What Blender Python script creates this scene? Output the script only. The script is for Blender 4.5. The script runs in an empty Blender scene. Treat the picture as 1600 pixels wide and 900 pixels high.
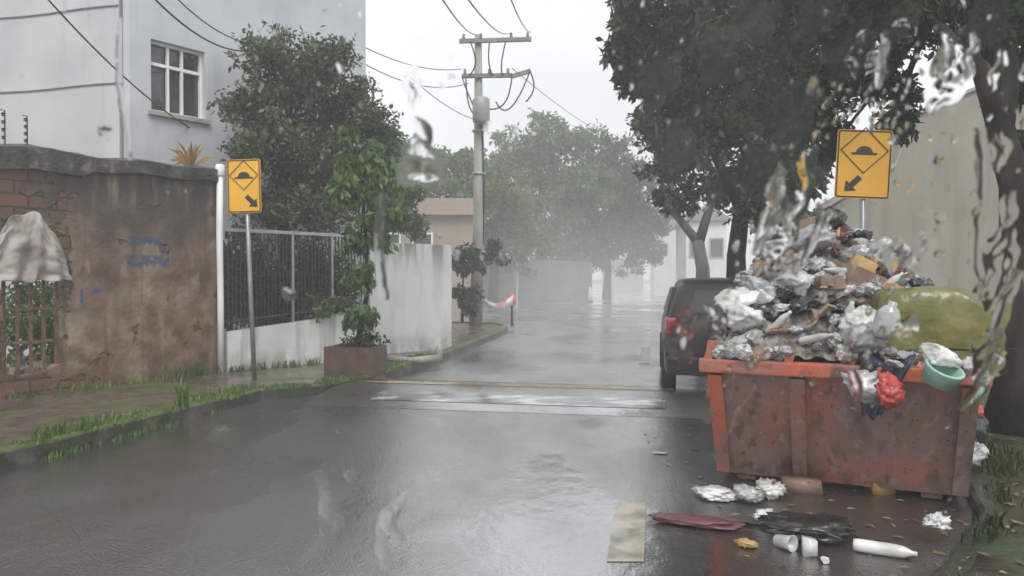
import bpy, bmesh, math, random
import numpy as np
from mathutils import Vector, Matrix, noise
R = math.radians
random.seed(7)
rng = np.random.default_rng(7)
scene = bpy.context.scene
COL = scene.collection

# ------------------------------------------------------------------ camera
F, CH, HY = 1155.6, 1.45, 435.0            # focal length (px of a 1600 px wide frame), eye height, horizon row
cam_d = bpy.data.cameras.new('camera'); cam_d.lens = 26; cam_d.sensor_width = 36
cam_d.clip_start = 0.02; cam_d.clip_end = 2000
cam = bpy.data.objects.new('camera', cam_d); COL.objects.link(cam)
cam.location = (0, 0, CH); cam.rotation_euler = (R(90 - 0.744), 0, 0)
scene.camera = cam
cam_d.dof.use_dof = True; cam_d.dof.focus_distance = 4.0; cam_d.dof.aperture_fstop = 5.6

# ------------------------------------------------------------------ sky, sun, exposure
SUN_EL, SUN_AZ = R(50), R(172)
w = bpy.data.worlds.new('World'); scene.world = w; w.use_nodes = True
nt = w.node_tree; nt.nodes.clear()
out = nt.nodes.new('ShaderNodeOutputWorld'); bg = nt.nodes.new('ShaderNodeBackground')
sky = nt.nodes.new('ShaderNodeTexSky'); sky.sky_type = 'NISHITA'; sky.sun_disc = False
sky.sun_elevation = SUN_EL; sky.sun_rotation = SUN_AZ; sky.dust_density = 6; sky.air_density = 1.5; sky.ozone_density = 1
hs = nt.nodes.new('ShaderNodeHueSaturation'); hs.inputs['Saturation'].default_value = 0.12
tc = nt.nodes.new('ShaderNodeTexCoord'); nz = nt.nodes.new('ShaderNodeTexNoise')
nz.inputs['Scale'].default_value = 2.2; nz.inputs['Detail'].default_value = 6
cr = nt.nodes.new('ShaderNodeValToRGB')
cr.color_ramp.elements[0].position = .3; cr.color_ramp.elements[0].color = (.70, .72, .74, 1)
cr.color_ramp.elements[1].position = .7; cr.color_ramp.elements[1].color = (1.0, 1.0, 1.0, 1)
flat = nt.nodes.new('ShaderNodeMixRGB'); flat.inputs[0].default_value = .75
flat.inputs[2].default_value = (10.5, 10.7, 10.9, 1)         # even cloud deck over the clear-sky gradient
mul = nt.nodes.new('ShaderNodeMixRGB'); mul.blend_type = 'MULTIPLY'; mul.inputs[0].default_value = 1
L = nt.links.new
L(tc.outputs['Generated'], nz.inputs['Vector']); L(nz.outputs['Fac'], cr.inputs['Fac'])
L(sky.outputs[0], hs.inputs['Color']); L(hs.outputs[0], flat.inputs[1]); L(flat.outputs[0], mul.inputs[1])
L(cr.outputs[0], mul.inputs[2]); L(mul.outputs[0], bg.inputs['Color'])
bg.inputs['Strength'].default_value = 0.1
L(bg.outputs[0], out.inputs['Surface'])
sd = bpy.data.lights.new('sun', 'SUN'); sd.energy = 1.3; sd.angle = R(25); sd.color = (1, .97, .93)
so = bpy.data.objects.new('sun', sd); COL.objects.link(so)
so.rotation_euler = Vector((math.sin(SUN_AZ)*math.cos(SUN_EL), math.cos(SUN_AZ)*math.cos(SUN_EL), math.sin(SUN_EL))).to_track_quat('Z', 'Y').to_euler()
scene.view_settings.view_transform = 'Standard'; scene.view_settings.look = 'None'
scene.view_settings.gamma = 1; scene.view_settings.exposure = 0.54
scene.cycles.volume_bounces = 1
scene.cycles.transmission_bounces = 10

# ------------------------------------------------------------------ helpers
def at(px, py, Y):
    return Vector(((px-800)/F*Y, Y, CH + (HY-py)/F*Y))

def tag(o, label=None, cat=None, group=None, kind=None):
    if label: o['label'] = label
    if cat: o['category'] = cat
    if group: o['group'] = group
    if kind: o['kind'] = kind
    return o

def thing(name, label, cat, loc=(0, 0, 0), rz=0, group=None):
    o = bpy.data.objects.new(name, None); COL.objects.link(o)
    o.location = loc; o.rotation_euler = (0, 0, rz); o.empty_display_size = .1
    return tag(o, label, cat, group)

def copy_tree(o, parent=None):
    c = o.copy(); COL.objects.link(c)
    if parent: c.parent = parent
    for ch in list(o.children): copy_tree(ch, c)
    return c

class MB:
    def __init__(s): s.v = []; s.f = []
    def add(s, vs, fs):
        n = len(s.v); s.v += [tuple(v) for v in vs]; s.f += [tuple(i+n for i in f) for f in fs]; return s
    def box(s, c, d, rot=None):
        x, y, z = d[0]/2, d[1]/2, d[2]/2
        vs = [Vector(p) for p in ((-x,-y,-z),(x,-y,-z),(x,y,-z),(-x,y,-z),(-x,-y,z),(x,-y,z),(x,y,z),(-x,y,z))]
        if rot is not None: vs = [rot @ v for v in vs]
        return s.add([v+Vector(c) for v in vs], [(0,3,2,1),(4,5,6,7),(0,1,5,4),(1,2,6,5),(2,3,7,6),(3,0,4,7)])
    def tube(s, pts, rad, n=8, cap=True):
        pts = [Vector(p) for p in pts]
        if not hasattr(rad, '__len__'): rad = [rad]*len(pts)
        vs = []; prev = None
        for i, p in enumerate(pts):
            d = (pts[min(i+1, len(pts)-1)] - pts[max(i-1, 0)]).normalized()
            if prev is None:
                u = d.cross(Vector((0, 0, 1)) if abs(d.z) < .95 else Vector((1, 0, 0))).normalized()
            else:
                u = (prev - d*prev.dot(d)).normalized()
            prev = u; v = d.cross(u)
            for k in range(n):
                a = 2*math.pi*k/n; vs.append(p + (u*math.cos(a)+v*math.sin(a))*rad[i])
        fs = [(i*n+k, i*n+(k+1) % n, (i+1)*n+(k+1) % n, (i+1)*n+k) for i in range(len(pts)-1) for k in range(n)]
        if cap:
            fs.append(tuple(reversed(range(n)))); fs.append(tuple(range((len(pts)-1)*n, len(pts)*n)))
        return s.add(vs, fs)
    def prism(s, poly, z0, z1):
        n = len(poly)
        vs = [(p[0], p[1], z0 if not callable(z0) else z0(p)) for p in poly] + [(p[0], p[1], z1 if not callable(z1) else z1(p)) for p in poly]
        return s.add(vs, [tuple(reversed(range(n))), tuple(range(n, 2*n))] + [(i, (i+1) % n, n+(i+1) % n, n+i) for i in range(n)])
    def plate(s, poly, y0, y1):
        """polygon in x,z extruded along y"""
        n = len(poly)
        vs = [(p[0], y0, p[1]) for p in poly] + [(p[0], y1, p[1]) for p in poly]
        return s.add(vs, [tuple(range(n)), tuple(reversed(range(n, 2*n)))] + [(i, n+i, n+(i+1) % n, (i+1) % n) for i in range(n)])
    def lathe(s, prof, c=(0, 0, 0), n=16):
        vs = [(c[0]+r*math.cos(2*math.pi*k/n), c[1]+r*math.sin(2*math.pi*k/n), c[2]+z) for r, z in prof for k in range(n)]
        fs = [(i*n+k, i*n+(k+1) % n, (i+1)*n+(k+1) % n, (i+1)*n+k) for i in range(len(prof)-1) for k in range(n)]
        fs += [tuple(reversed(range(n))), tuple(range((len(prof)-1)*n, len(prof)*n))]
        return s.add(vs, fs)
    def build(s, name, m, parent=None, smooth=False, bevel=0, local=False, fix=True):
        me = bpy.data.meshes.new(name)
        off = Vector((0, 0, 0))
        vs = s.v
        if parent is not None and not local and parent.parent is None:
            mi = parent.matrix_basis.inverted(); vs = [tuple(mi @ Vector(v)) for v in vs]
        elif parent is not None and not local:
            mi = (parent.parent.matrix_basis @ parent.matrix_basis).inverted(); vs = [tuple(mi @ Vector(v)) for v in vs]
        me.from_pydata(vs, [], s.f)
        if fix or bevel:
            bm = bmesh.new(); bm.from_mesh(me)
            bmesh.ops.recalc_face_normals(bm, faces=bm.faces)
            if bevel: bmesh.ops.bevel(bm, geom=list(bm.edges), offset=bevel, segments=2, affect='EDGES', profile=.6)
            bm.to_mesh(me); bm.free()
        if smooth:
            me.polygons.foreach_set('use_smooth', [True]*len(me.polygons))
        me.materials.append(m)
        o = bpy.data.objects.new(name, me); COL.objects.link(o)
        if parent is not None: o.parent = parent
        return o

def mat(name, c1, c2=None, scale=4., rough=.5, rough2=None, bump=0., bscale=None, metal=0., spec=.5, coat=0., detail=6, ramp=(.35, .65), stretch=None, trans=0.):
    m = bpy.data.materials.new(name); m.use_nodes = True
    t = m.node_tree; b = t.nodes['Principled BSDF']; l = t.links.new
    c2 = c2 or tuple(x*.8 for x in c1)
    tc = t.nodes.new('ShaderNodeTexCoord'); mp = t.nodes.new('ShaderNodeMapping')
    l(tc.outputs['Object'], mp.inputs['Vector'])
    if stretch: mp.inputs['Scale'].default_value = stretch
    n = t.nodes.new('ShaderNodeTexNoise'); n.inputs['Scale'].default_value = scale; n.inputs['Detail'].default_value = detail
    l(mp.outputs[0], n.inputs['Vector'])
    r = t.nodes.new('ShaderNodeValToRGB'); e = r.color_ramp.elements
    e[0].position, e[1].position = ramp; e[0].color = (*c1, 1); e[1].color = (*c2, 1)
    l(n.outputs['Fac'], r.inputs['Fac']); l(r.outputs[0], b.inputs['Base Color'])
    b.inputs['Metallic'].default_value = metal; b.inputs['Specular IOR Level'].default_value = spec
    b.inputs['Coat Weight'].default_value = coat; b.inputs['Coat Roughness'].default_value = .12
    b.inputs['Roughness'].default_value = rough
    if rough2 is not None:
        q = t.nodes.new('ShaderNodeMapRange'); q.inputs['From Min'].default_value = .35; q.inputs['From Max'].default_value = .65
        q.inputs['To Min'].default_value = rough; q.inputs['To Max'].default_value = rough2
        l(n.outputs['Fac'], q.inputs['Value']); l(q.outputs[0], b.inputs['Roughness'])
    if bump:
        n2 = t.nodes.new('ShaderNodeTexNoise'); n2.inputs['Scale'].default_value = bscale or scale*6; n2.inputs['Detail'].default_value = 5
        l(mp.outputs[0], n2.inputs['Vector'])
        bp = t.nodes.new('ShaderNodeBump'); bp.inputs['Strength'].default_value = bump; bp.inputs['Distance'].default_value = .02
        l(n2.outputs['Fac'], bp.inputs['Height']); l(bp.outputs[0], b.inputs['Normal'])
    if trans: b.inputs['Transmission Weight'].default_value = trans
    m['out'] = r.name
    return m

def over(m, c, fac_builder):
    """lay a second colour over a material's base colour, masked by nodes from fac_builder(tree) -> socket"""
    t = m.node_tree; b = t.nodes['Principled BSDF']
    src = b.inputs['Base Color'].links[0].from_socket
    mx = t.nodes.new('ShaderNodeMixRGB'); t.links.new(src, mx.inputs[1]); mx.inputs[2].default_value = (*c, 1)
    t.links.new(fac_builder(t), mx.inputs[0]); t.links.new(mx.outputs[0], b.inputs['Base Color'])
    return m

def n_noise(t, scale, stretch=(1, 1, 1), lo=.45, hi=.6, detail=5, off=(0, 0, 0), gain=1.):
    tc = t.nodes.new('ShaderNodeTexCoord'); mp = t.nodes.new('ShaderNodeMapping')
    mp.inputs['Scale'].default_value = stretch; mp.inputs['Location'].default_value = off
    t.links.new(tc.outputs['Object'], mp.inputs['Vector'])
    n = t.nodes.new('ShaderNodeTexNoise'); n.inputs['Scale'].default_value = scale; n.inputs['Detail'].default_value = detail
    t.links.new(mp.outputs[0], n.inputs['Vector'])
    q = t.nodes.new('ShaderNodeMapRange'); q.inputs['From Min'].default_value = lo; q.inputs['From Max'].default_value = hi
    q.inputs['To Max'].default_value = gain
    t.links.new(n.outputs['Fac'], q.inputs['Value']); return q.outputs[0]

def n_math(t, op, a, b):
    m = t.nodes.new('ShaderNodeMath'); m.operation = op; m.use_clamp = op != 'SUBTRACT'
    for i, x in enumerate((a, b)):
        if isinstance(x, (int, float)): m.inputs[i].default_value = x
        else: t.links.new(x, m.inputs[i])
    return m.outputs[0]

def n_range(t, axis, a, b):
    """0 at a, 1 at b along an object axis"""
    tc = t.nodes.new('ShaderNodeTexCoord'); sp = t.nodes.new('ShaderNodeSeparateXYZ'); t.links.new(tc.outputs['Object'], sp.inputs[0])
    q = t.nodes.new('ShaderNodeMapRange'); q.inputs['From Min'].default_value = a; q.inputs['From Max'].default_value = b
    t.links.new(sp.outputs[axis], q.inputs['Value']); return q.outputs[0]

def n_box(t, x0, x1, z0, z1, e=.02):
    f = n_math(t, 'MULTIPLY', n_range(t, 0, x0-e, x0+e), n_range(t, 0, x1+e, x1-e))
    return n_math(t, 'MULTIPLY', f, n_math(t, 'MULTIPLY', n_range(t, 2, z0-e, z0+e), n_range(t, 2, z1+e, z1-e)))

def leafmat(name, c1, c2, c3):
    m = bpy.data.materials.new(name); m.use_nodes = True
    t = m.node_tree; b = t.nodes['Principled BSDF']; l = t.links.new
    g = t.nodes.new('ShaderNodeNewGeometry'); tc = t.nodes.new('ShaderNodeTexCoord')
    n = t.nodes.new('ShaderNodeTexNoise'); n.inputs['Scale'].default_value = .9; n.inputs['Detail'].default_value = 3
    l(tc.outputs['Object'], n.inputs['Vector'])
    a = t.nodes.new('ShaderNodeMath'); a.operation = 'MULTIPLY_ADD'; a.inputs[1].default_value = .35
    l(g.outputs['Random Per Island'], a.inputs[0]); l(n.outputs['Fac'], a.inputs[2])
    r = t.nodes.new('ShaderNodeValToRGB'); e = r.color_ramp.elements
    e[0].position = .45; e[0].color = (*c1, 1); e[1].position = .95; e[1].color = (*c3, 1)
    k = e.new(.7); k.color = (*c2, 1)
    l(a.outputs[0], r.inputs['Fac']); l(r.outputs[0], b.inputs['Base Color'])
    b.inputs['Roughness'].default_value = .42; b.inputs['Specular IOR Level'].default_value = .4
    tr = t.nodes.new('ShaderNodeBsdfTranslucent'); l(r.outputs[0], tr.inputs['Color'])
    mx = t.nodes.new('ShaderNodeMixShader'); mx.inputs[0].default_value = .3
    o = t.nodes['Material Output']; l(b.outputs[0], mx.inputs[1]); l(tr.outputs[0], mx.inputs[2]); l(mx.outputs[0], o.inputs['Surface'])
    return m

M = {}
M['bark'] = mat('bark', (.018, .015, .013), (.06, .047, .038), 5, .8, bump=1., bscale=14, stretch=(1, 1, .25), spec=.2)
over(M['bark'], (.006, .006, .005), lambda t: n_noise(t, 3, (1, 1, .4), .42, .56, gain=.9))
M['bark_grey'] = mat('bark_grey', (.10, .09, .08), (.22, .20, .18), 5, .6, bump=.7, bscale=14, stretch=(1, 1, .25))
M['leaf_dark'] = leafmat('leaf_dark', (.009, .019, .007), (.020, .040, .014), (.055, .092, .028))
M['leaf_mid'] = leafmat('leaf_mid', (.045, .09, .026), (.085, .15, .045), (.17, .24, .07))
M['leaf_grey'] = leafmat('leaf_grey', (.034, .054, .026), (.075, .105, .05), (.15, .19, .095))
M['leaf_lime'] = leafmat('leaf_lime', (.05, .09, .025), (.10, .16, .04), (.20, .26, .07))
M['leaf_dry'] = leafmat('leaf_dry', (.22, .12, .04), (.35, .20, .07), (.42, .27, .12))
M['grass'] = leafmat('grass', (.04, .08, .015), (.09, .17, .03), (.20, .26, .06))
M['black_metal'] = mat('black_metal', (.012, .012, .012), (.03, .028, .025), 8, .35)
M['grey_metal'] = mat('grey_metal', (.30, .31, .32), (.42, .43, .44), 8, .35, metal=.6)
M['concrete'] = mat('concrete', (.30, .28, .25), (.40, .38, .35), 3, .5, bump=.3)
M['white_paint'] = mat('white_paint', (.70, .70, .69), (.80, .80, .79), 3, .45)
M['rust'] = mat('rust', (.085, .042, .022), (.19, .105, .055), 12, .6, bump=.4)

# ------------------------------------------------------------------ ground, road, pavements
HEAD = .19                                            # the street runs to the right of straight ahead
def street(Y, off=0.): return -2.1 + HEAD*(Y-8.8) + off      # left kerb line beyond the hump
wet = mat('wet_asphalt', (.016, .0155, .015), (.045, .043, .040), .8, .3, spec=1.0, coat=1., detail=12)
def asphalt(m):
    t = m.node_tree; b = t.nodes['Principled BSDF']; l = t.links.new
    b.inputs['IOR'].default_value = 1.9; b.inputs['Coat IOR'].default_value = 1.6
    pud = n_noise(t, .42, (1, .6, 1), .44, .60, 8, (3, 5, 0))                 # 1 where water stands
    for nm, lo, hi in (('Roughness', .32, .05), ('Coat Roughness', .24, .03)):
        q = t.nodes.new('ShaderNodeMapRange'); q.inputs['To Min'].default_value = lo; q.inputs['To Max'].default_value = hi
        l(pud, q.inputs['Value']); l(q.outputs[0], b.inputs[nm])
    grain = n_noise(t, 75, lo=.3, hi=.7, detail=3); dryk = n_math(t, 'SUBTRACT', 1.1, pud)
    g = n_math(t, 'MULTIPLY', grain, dryk)
    tc = t.nodes.new('ShaderNodeTexCoord'); vo = t.nodes.new('ShaderNodeTexVoronoi'); vo.inputs['Scale'].default_value = 3.2; l(tc.outputs['Object'], vo.inputs['Vector'])
    sn = t.nodes.new('ShaderNodeMath'); sn.operation = 'SINE'; l(n_math_raw(t, 'MULTIPLY', vo.outputs['Distance'], 75.), sn.inputs[0])
    ring = n_math_raw(t, 'MULTIPLY', sn.outputs[0], n_math(t, 'SUBTRACT', .9, n_math_raw(t, 'MULTIPLY', vo.outputs['Distance'], 3.2)))
    wv = n_noise(t, 7, (1, .5, 1), .2, .8, 3)
    h = n_math_raw(t, 'ADD', n_math_raw(t, 'MULTIPLY', ring, .0), n_math_raw(t, 'ADD', g, n_math_raw(t, 'MULTIPLY', wv, 1.1)))
    bp = t.nodes.new('ShaderNodeBump'); bp.inputs['Strength'].default_value = .32; bp.inputs['Distance'].default_value = .012
    l(h, bp.inputs['Height']); l(bp.outputs[0], b.inputs['Normal']); l(bp.outputs[0], b.inputs['Coat Normal'])
def n_math_raw(t, op, a, b):
    m = t.nodes.new('ShaderNodeMath'); m.operation = op
    for i, x in enumerate((a, b)):
        if isinstance(x, (int, float)): m.inputs[i].default_value = x
        else: t.links.new(x, m.inputs[i])
    return m.outputs[0]
over(wet, (.085, .083, .078), lambda t: n_noise(t, 95, lo=.55, hi=.68, detail=2, gain=.8))
over(wet, (.010, .010, .010), lambda t: n_noise(t, 1.1, (1, 1, 1), .492, .500, 9, (8, 1, 0), gain=.0))
asphalt(wet)
def lane(t):  # mask of the strip whose colour is lightened for glare on the road
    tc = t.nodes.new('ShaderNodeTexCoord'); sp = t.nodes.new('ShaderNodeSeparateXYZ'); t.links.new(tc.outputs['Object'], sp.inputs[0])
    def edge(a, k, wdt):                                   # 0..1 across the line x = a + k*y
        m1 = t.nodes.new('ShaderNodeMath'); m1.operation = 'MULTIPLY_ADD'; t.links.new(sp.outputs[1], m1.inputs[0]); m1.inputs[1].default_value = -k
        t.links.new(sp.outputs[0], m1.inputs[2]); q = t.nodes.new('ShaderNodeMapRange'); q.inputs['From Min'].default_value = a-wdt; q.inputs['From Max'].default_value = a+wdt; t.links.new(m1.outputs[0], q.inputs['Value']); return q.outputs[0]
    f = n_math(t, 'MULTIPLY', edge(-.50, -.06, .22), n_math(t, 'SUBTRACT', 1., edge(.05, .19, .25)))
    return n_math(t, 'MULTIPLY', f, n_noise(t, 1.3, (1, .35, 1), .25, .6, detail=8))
over(wet, (.25, .255, .255), lane)  # windscreen glare painted in as a paler road colour
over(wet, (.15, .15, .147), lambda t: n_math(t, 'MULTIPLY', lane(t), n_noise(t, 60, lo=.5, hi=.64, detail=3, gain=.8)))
gm = MB(); N = 40
gm.add([(-250, -30, -.004), (250, -30, -.004), (250, 900, -.004), (-250, 900, -.004)], [(0, 1, 2, 3)])
tag(gm.build('ground', mat('wet_soil', (.045, .04, .034), (.10, .09, .08), .4, .2, .5, bump=.3, bscale=8)), kind='structure')
LK = [(-7.2, -6), (-5.9, 0), (-4.9, 3.0), (-3.95, 5.3), (-3.36, 7.3), (-2.95, 8.7), (-2.3, 9.2), (-1.85, 10.0), (-1.2, 13), (-.25, 18.5), (-.1, 20.5), (-.35, 21.6), (-1.2, 22.2), (-9, 23.4), (-40, 27)]
RK = [(-.2, -6), (.6, 0), (1.35, 2.9), (2.05, 3.55), (2.75, 4.35), (3.2, 5.3), (3.5, 7), (4.1, 10), (5.05, 15), (7.9, 30), (13.6, 60), (30, 147)]
def resample(p, d):
    o = []
    for a, b in zip(p, p[1:]):
        a, b = Vector(a), Vector(b); k = max(1, int((b-a).length/d))
        o += [a.lerp(b, i/k) for i in range(k)]
    return o + [Vector(p[-1])]
road = MB()
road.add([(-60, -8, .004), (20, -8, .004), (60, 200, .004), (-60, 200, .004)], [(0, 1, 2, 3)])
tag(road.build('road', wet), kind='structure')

pave = mat('pavement_left', (.085, .062, .052), (.15, .115, .10), 1.6, .15, .4, bump=.35, bscale=14)
over(pave, (.065, .10, .022), lambda t: n_noise(t, 1.6, lo=.50, hi=.60, gain=.85, detail=9))
over(pave, (.03, .024, .02), lambda t: n_noise(t, 4.5, lo=.52, hi=.62, gain=.7, detail=9, off=(4, 0, 0)))
kerbm = mat('mossy_kerb', (.05, .046, .04), (.11, .10, .09), 6, .45, bump=.7, bscale=20)
over(kerbm, (.018, .026, .010), lambda t: n_noise(t, 3.5, lo=.36, hi=.52, gain=.9))
over(kerbm, (.085, .13, .022), lambda t: n_math(t, 'MULTIPLY', n_range(t, 2, .115, .14), n_noise(t, 2.4, lo=.34, hi=.52, gain=.9)))
def kerb(poly, name, side, h=.15, wd=.13):
    pts = resample(poly, .35); b = MB(); vs = []
    for i, p in enumerate(pts):
        d = (pts[min(i+1, len(pts)-1)]-pts[max(i-1, 0)]).normalized(); n = Vector((-d.y, d.x))*side
        j = noise.noise(Vector((p.x*1.7, p.y*1.7, 3)))*.035; hh = h + noise.noise(Vector((p.x*1.1, p.y*1.1, 9)))*.03
        a = p + n*j
        vs += [(a.x, a.y, -.02), ((a+n*.015).x, (a+n*.015).y, hh*.8), ((a+n*.04).x, (a+n*.04).y, hh), ((a+n*wd).x, (a+n*wd).y, hh), ((a+n*wd).x, (a+n*wd).y, -.02)]
    fs = [(i*5+k, i*5+k+1, (i+1)*5+k+1, (i+1)*5+k) for i in range(len(pts)-1) for k in range(4)]
    b.add(vs, fs)
    return tag(b.build(name, kerbm), kind='structure')
kerb(LK, 'kerb', 1); kerb(RK, 'kerb', -1, .10)
def off_poly(poly, side, wd):
    pts = [Vector(p) for p in poly]; o = []
    for i, p in enumerate(pts):
        d = (pts[min(i+1, len(pts)-1)]-pts[max(i-1, 0)]).normalized(); o.append(p + Vector((-d.y, d.x))*side*wd)
    return o
a = off_poly(LK, 1, .12)
sp = MB(); sp.prism([(v.x, v.y) for v in a] + [(-40, 20), (-20, -6)], -.02, .115)
tag(sp.build('pavement', pave), kind='structure')
a = off_poly(RK, -1, .12)
verge = mat('verge_soil', (.016, .012, .009), (.045, .033, .024), 3, .3, .6, bump=.9, bscale=12)
over(verge, (.03, .05, .014), lambda t: n_noise(t, 1.5, lo=.45, hi=.6))
sp = MB(); sp.prism([(v.x, v.y) for v in a] + [(60, 147), (40, -6)], -.02, .085)
tag(sp.build('verge', verge), kind='structure')

# speed hump across the street with yellow painted bands and a pale band for its gleam
paint_y = mat('worn_yellow_paint', (.52, .30, .07), (.10, .085, .06), 4, .15, .35, detail=10, ramp=(.46, .64), coat=.8)
gleam_w = mat('white_gleam_paint', (.40, .39, .365), (.06, .058, .056), 3, .1, .3, detail=10, ramp=(.38, .52), coat=1., stretch=(.7, 2.2, 1))
hx = Vector((1, -HEAD, 0)).normalized(); hy = Vector((HEAD, 1, 0)).normalized(); hc = Vector((-.35, 9.15, 0))
def hump_z(v): return .10*max(0., math.cos(math.pi*v/2.2))**.8 + .006
def hump_strip(v0, v1, u0, u1, dz, n=14):
    b = MB(); vs = []
    for i in range(n+1):
        v = v0+(v1-v0)*i/n
        for u in (u0, u1): vs.append(hc + hx*u + hy*v + Vector((0, 0, hump_z(v)+dz)))
    return b.add(vs, [(2*i, 2*i+1, 2*i+3, 2*i+2) for i in range(n)])
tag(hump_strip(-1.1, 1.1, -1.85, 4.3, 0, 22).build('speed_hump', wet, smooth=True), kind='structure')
tag(hump_strip(-.85, -.45, -1.15, 2.2, .004).build('paint_or_gleam_band', gleam_w, smooth=True), kind='structure')  # bright gleam on the wet hump, put in as pale colour
tag(hump_strip(.10, .32, -1.75, 2.3, .004).build('paint_or_gleam_band', paint_y, smooth=True), kind='structure')
tag(hump_strip(.62, .76, -1.75, 2.3, .004).build('paint_or_gleam_band', paint_y, smooth=True), kind='structure')
lm = mat('worn_line_paint', (.33, .30, .225), (.12, .115, .10), 5, .2, .4, detail=10, coat=.6, ramp=(.45, .68))
lb = MB()
for y0 in (3.75, 12.5, 20.5):
    y1 = y0 + (1.0 if y0 < 4 else 3.)
    x = lambda Y: .60 + HEAD*(Y-3.9)
    lb.add([(x(y0)-.09, y0, .008), (x(y0)+.10, y0, .008), (x(y1)+.10, y1, .008), (x(y1)-.09, y1, .008)], [(0, 1, 2, 3)])
tag(lb.build('lane_line', lm), kind='structure')

# ------------------------------------------------------------------ foliage tools
def leaves(name, m, parent, clumps, size, droop=.3, aspect=.45):
    """clumps: (centre, radius xyz, count)"""
    V = []; 
    for c, r, n in clumps:
        p = rng.normal(0, .5, (n, 3)); ln = np.linalg.norm(p, axis=1, keepdims=True); p = p/np.maximum(1, ln)*1.0
        V.append(np.array(c) + p*np.array(r))
    P_ = np.concatenate(V); n = len(P_)
    d = rng.normal(0, 1, (n, 3)); d[:, 2] -= droop*2; d /= np.linalg.norm(d, axis=1, keepdims=True)
    u = np.cross(d, rng.normal(0, 1, (n, 3))); u /= np.linalg.norm(u, axis=1, keepdims=True)
    nn = np.cross(d, u)
    s = size*rng.uniform(.6, 1.4, (n, 1))
    vs = np.stack([P_, P_+d*s*.5+u*s*aspect*.5+nn*s*.12, P_+d*s, P_+d*s*.5-u*s*aspect*.5+nn*s*.12], 1).reshape(-1, 3)
    if parent is not None: vs = vs - np.array(parent.location)
    me = bpy.data.meshes.new(name)
    me.vertices.add(4*n); me.vertices.foreach_set('co', vs.ravel().astype(np.float32))
    me.loops.add(4*n); me.loops.foreach_set('vertex_index', np.arange(4*n, dtype=np.int32))
    me.polygons.add(n); me.polygons.foreach_set('loop_start', np.arange(0, 4*n, 4, dtype=np.int32))
    me.update(calc_edges=True); me.validate()
    me.materials.append(m)
    o = bpy.data.objects.new(name, me); COL.objects.link(o)
    if parent is not None: o.parent = parent
    return o

def lobes_to_clumps(lobes, per=45, cs=.30):
    cl = []
    for (c, r, n) in lobes:
        k = max(3, n//per)
        for _ in range(k):
            d = Vector((random.gauss(0, 1), random.gauss(0, 1), random.gauss(0, 1))).normalized()
            q = random.random()**.5
            p = Vector(c) + Vector((d.x*r[0], d.y*r[1], d.z*r[2]))*q
            f = cs*random.uniform(.6, 1.5)
            cl.append((p, (r[0]*f+.05, r[1]*f+.05, r[2]*f*.75+.05), int(per*random.uniform(.5, 1.5))))
    return cl

def tree(name, label, trunk, lobes, size, leaf, bark, group=None, per=45, cs=.30, twigs=3, droop=.3, limbs=None, cat='tree'):
    base = Vector(trunk[0][:3])
    root = thing(name, label, cat, base, 0, group)
    b = MB(); pts = [Vector(p[:3]) for p in trunk]; rad = [p[3] for p in trunk]
    rad[0] *= 1.25
    b.tube(pts, rad, 10)
    cl = lobes_to_clumps(lobes, per, cs)
    top, rt = pts[-1], rad[-1]
    for lb_ in (limbs or []):
        b.tube([p[:3] for p in lb_], [p[3] for p in lb_], 8)
    for (c, r, n) in lobes:
        c = Vector(c)
        ends = [Vector(l_[-1][:3]) for l_ in (limbs or [])] + [top]
        s = min(ends, key=lambda e: (e-c).length); r0 = min(rt, .05)
        mid = s.lerp(c, .5) + Vector((random.uniform(-.2, .2), random.uniform(-.2, .2), .15))*r[0]
        b.tube([s, mid, c], [r0*.7, r0*.5, r0*.25], 6)
        for _ in range(twigs):
            e = c + Vector((random.uniform(-.9, .9)*r[0], random.uniform(-.9, .9)*r[1], random.uniform(-.6, .9)*r[2]))
            b.tube([mid.lerp(c, random.uniform(.2, .9)), e], [r0*.3, r0*.1], 5)
    b.build('trunk', bark, root, smooth=True)
    leaves('crown', leaf, root, cl, size, droop)
    return root

def lobe(px, py, Y, rpx, n, ry=None, rz=None):
    r = rpx/F*Y
    return (at(px, py, Y), (r, ry or r*.9, rz or r*.85), n)

def blades(b, x, y, z, h, n, spread, lean=.5):
    for _ in range(n):
        a = random.uniform(0, 2*math.pi); q = random.random()*spread
        p = Vector((x+math.cos(a)*q, y+math.sin(a)*q, z)); hh = h*random.uniform(.4, 1.2)
        a2 = random.uniform(0, 2*math.pi); l_ = Vector((math.cos(a2), math.sin(a2), 0))*hh*lean*random.random()
        s = Vector((math.sin(a2), -math.cos(a2), 0))*.006*(1+hh*2)
        b.add([p-s, p+s, p+l_*.4+Vector((0, 0, hh*.6))+s*.7, p+l_*.4+Vector((0, 0, hh*.6))-s*.7, p+l_+Vector((0, 0, hh*.9))], [(0, 1, 2, 3), (3, 2, 4)])

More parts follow.
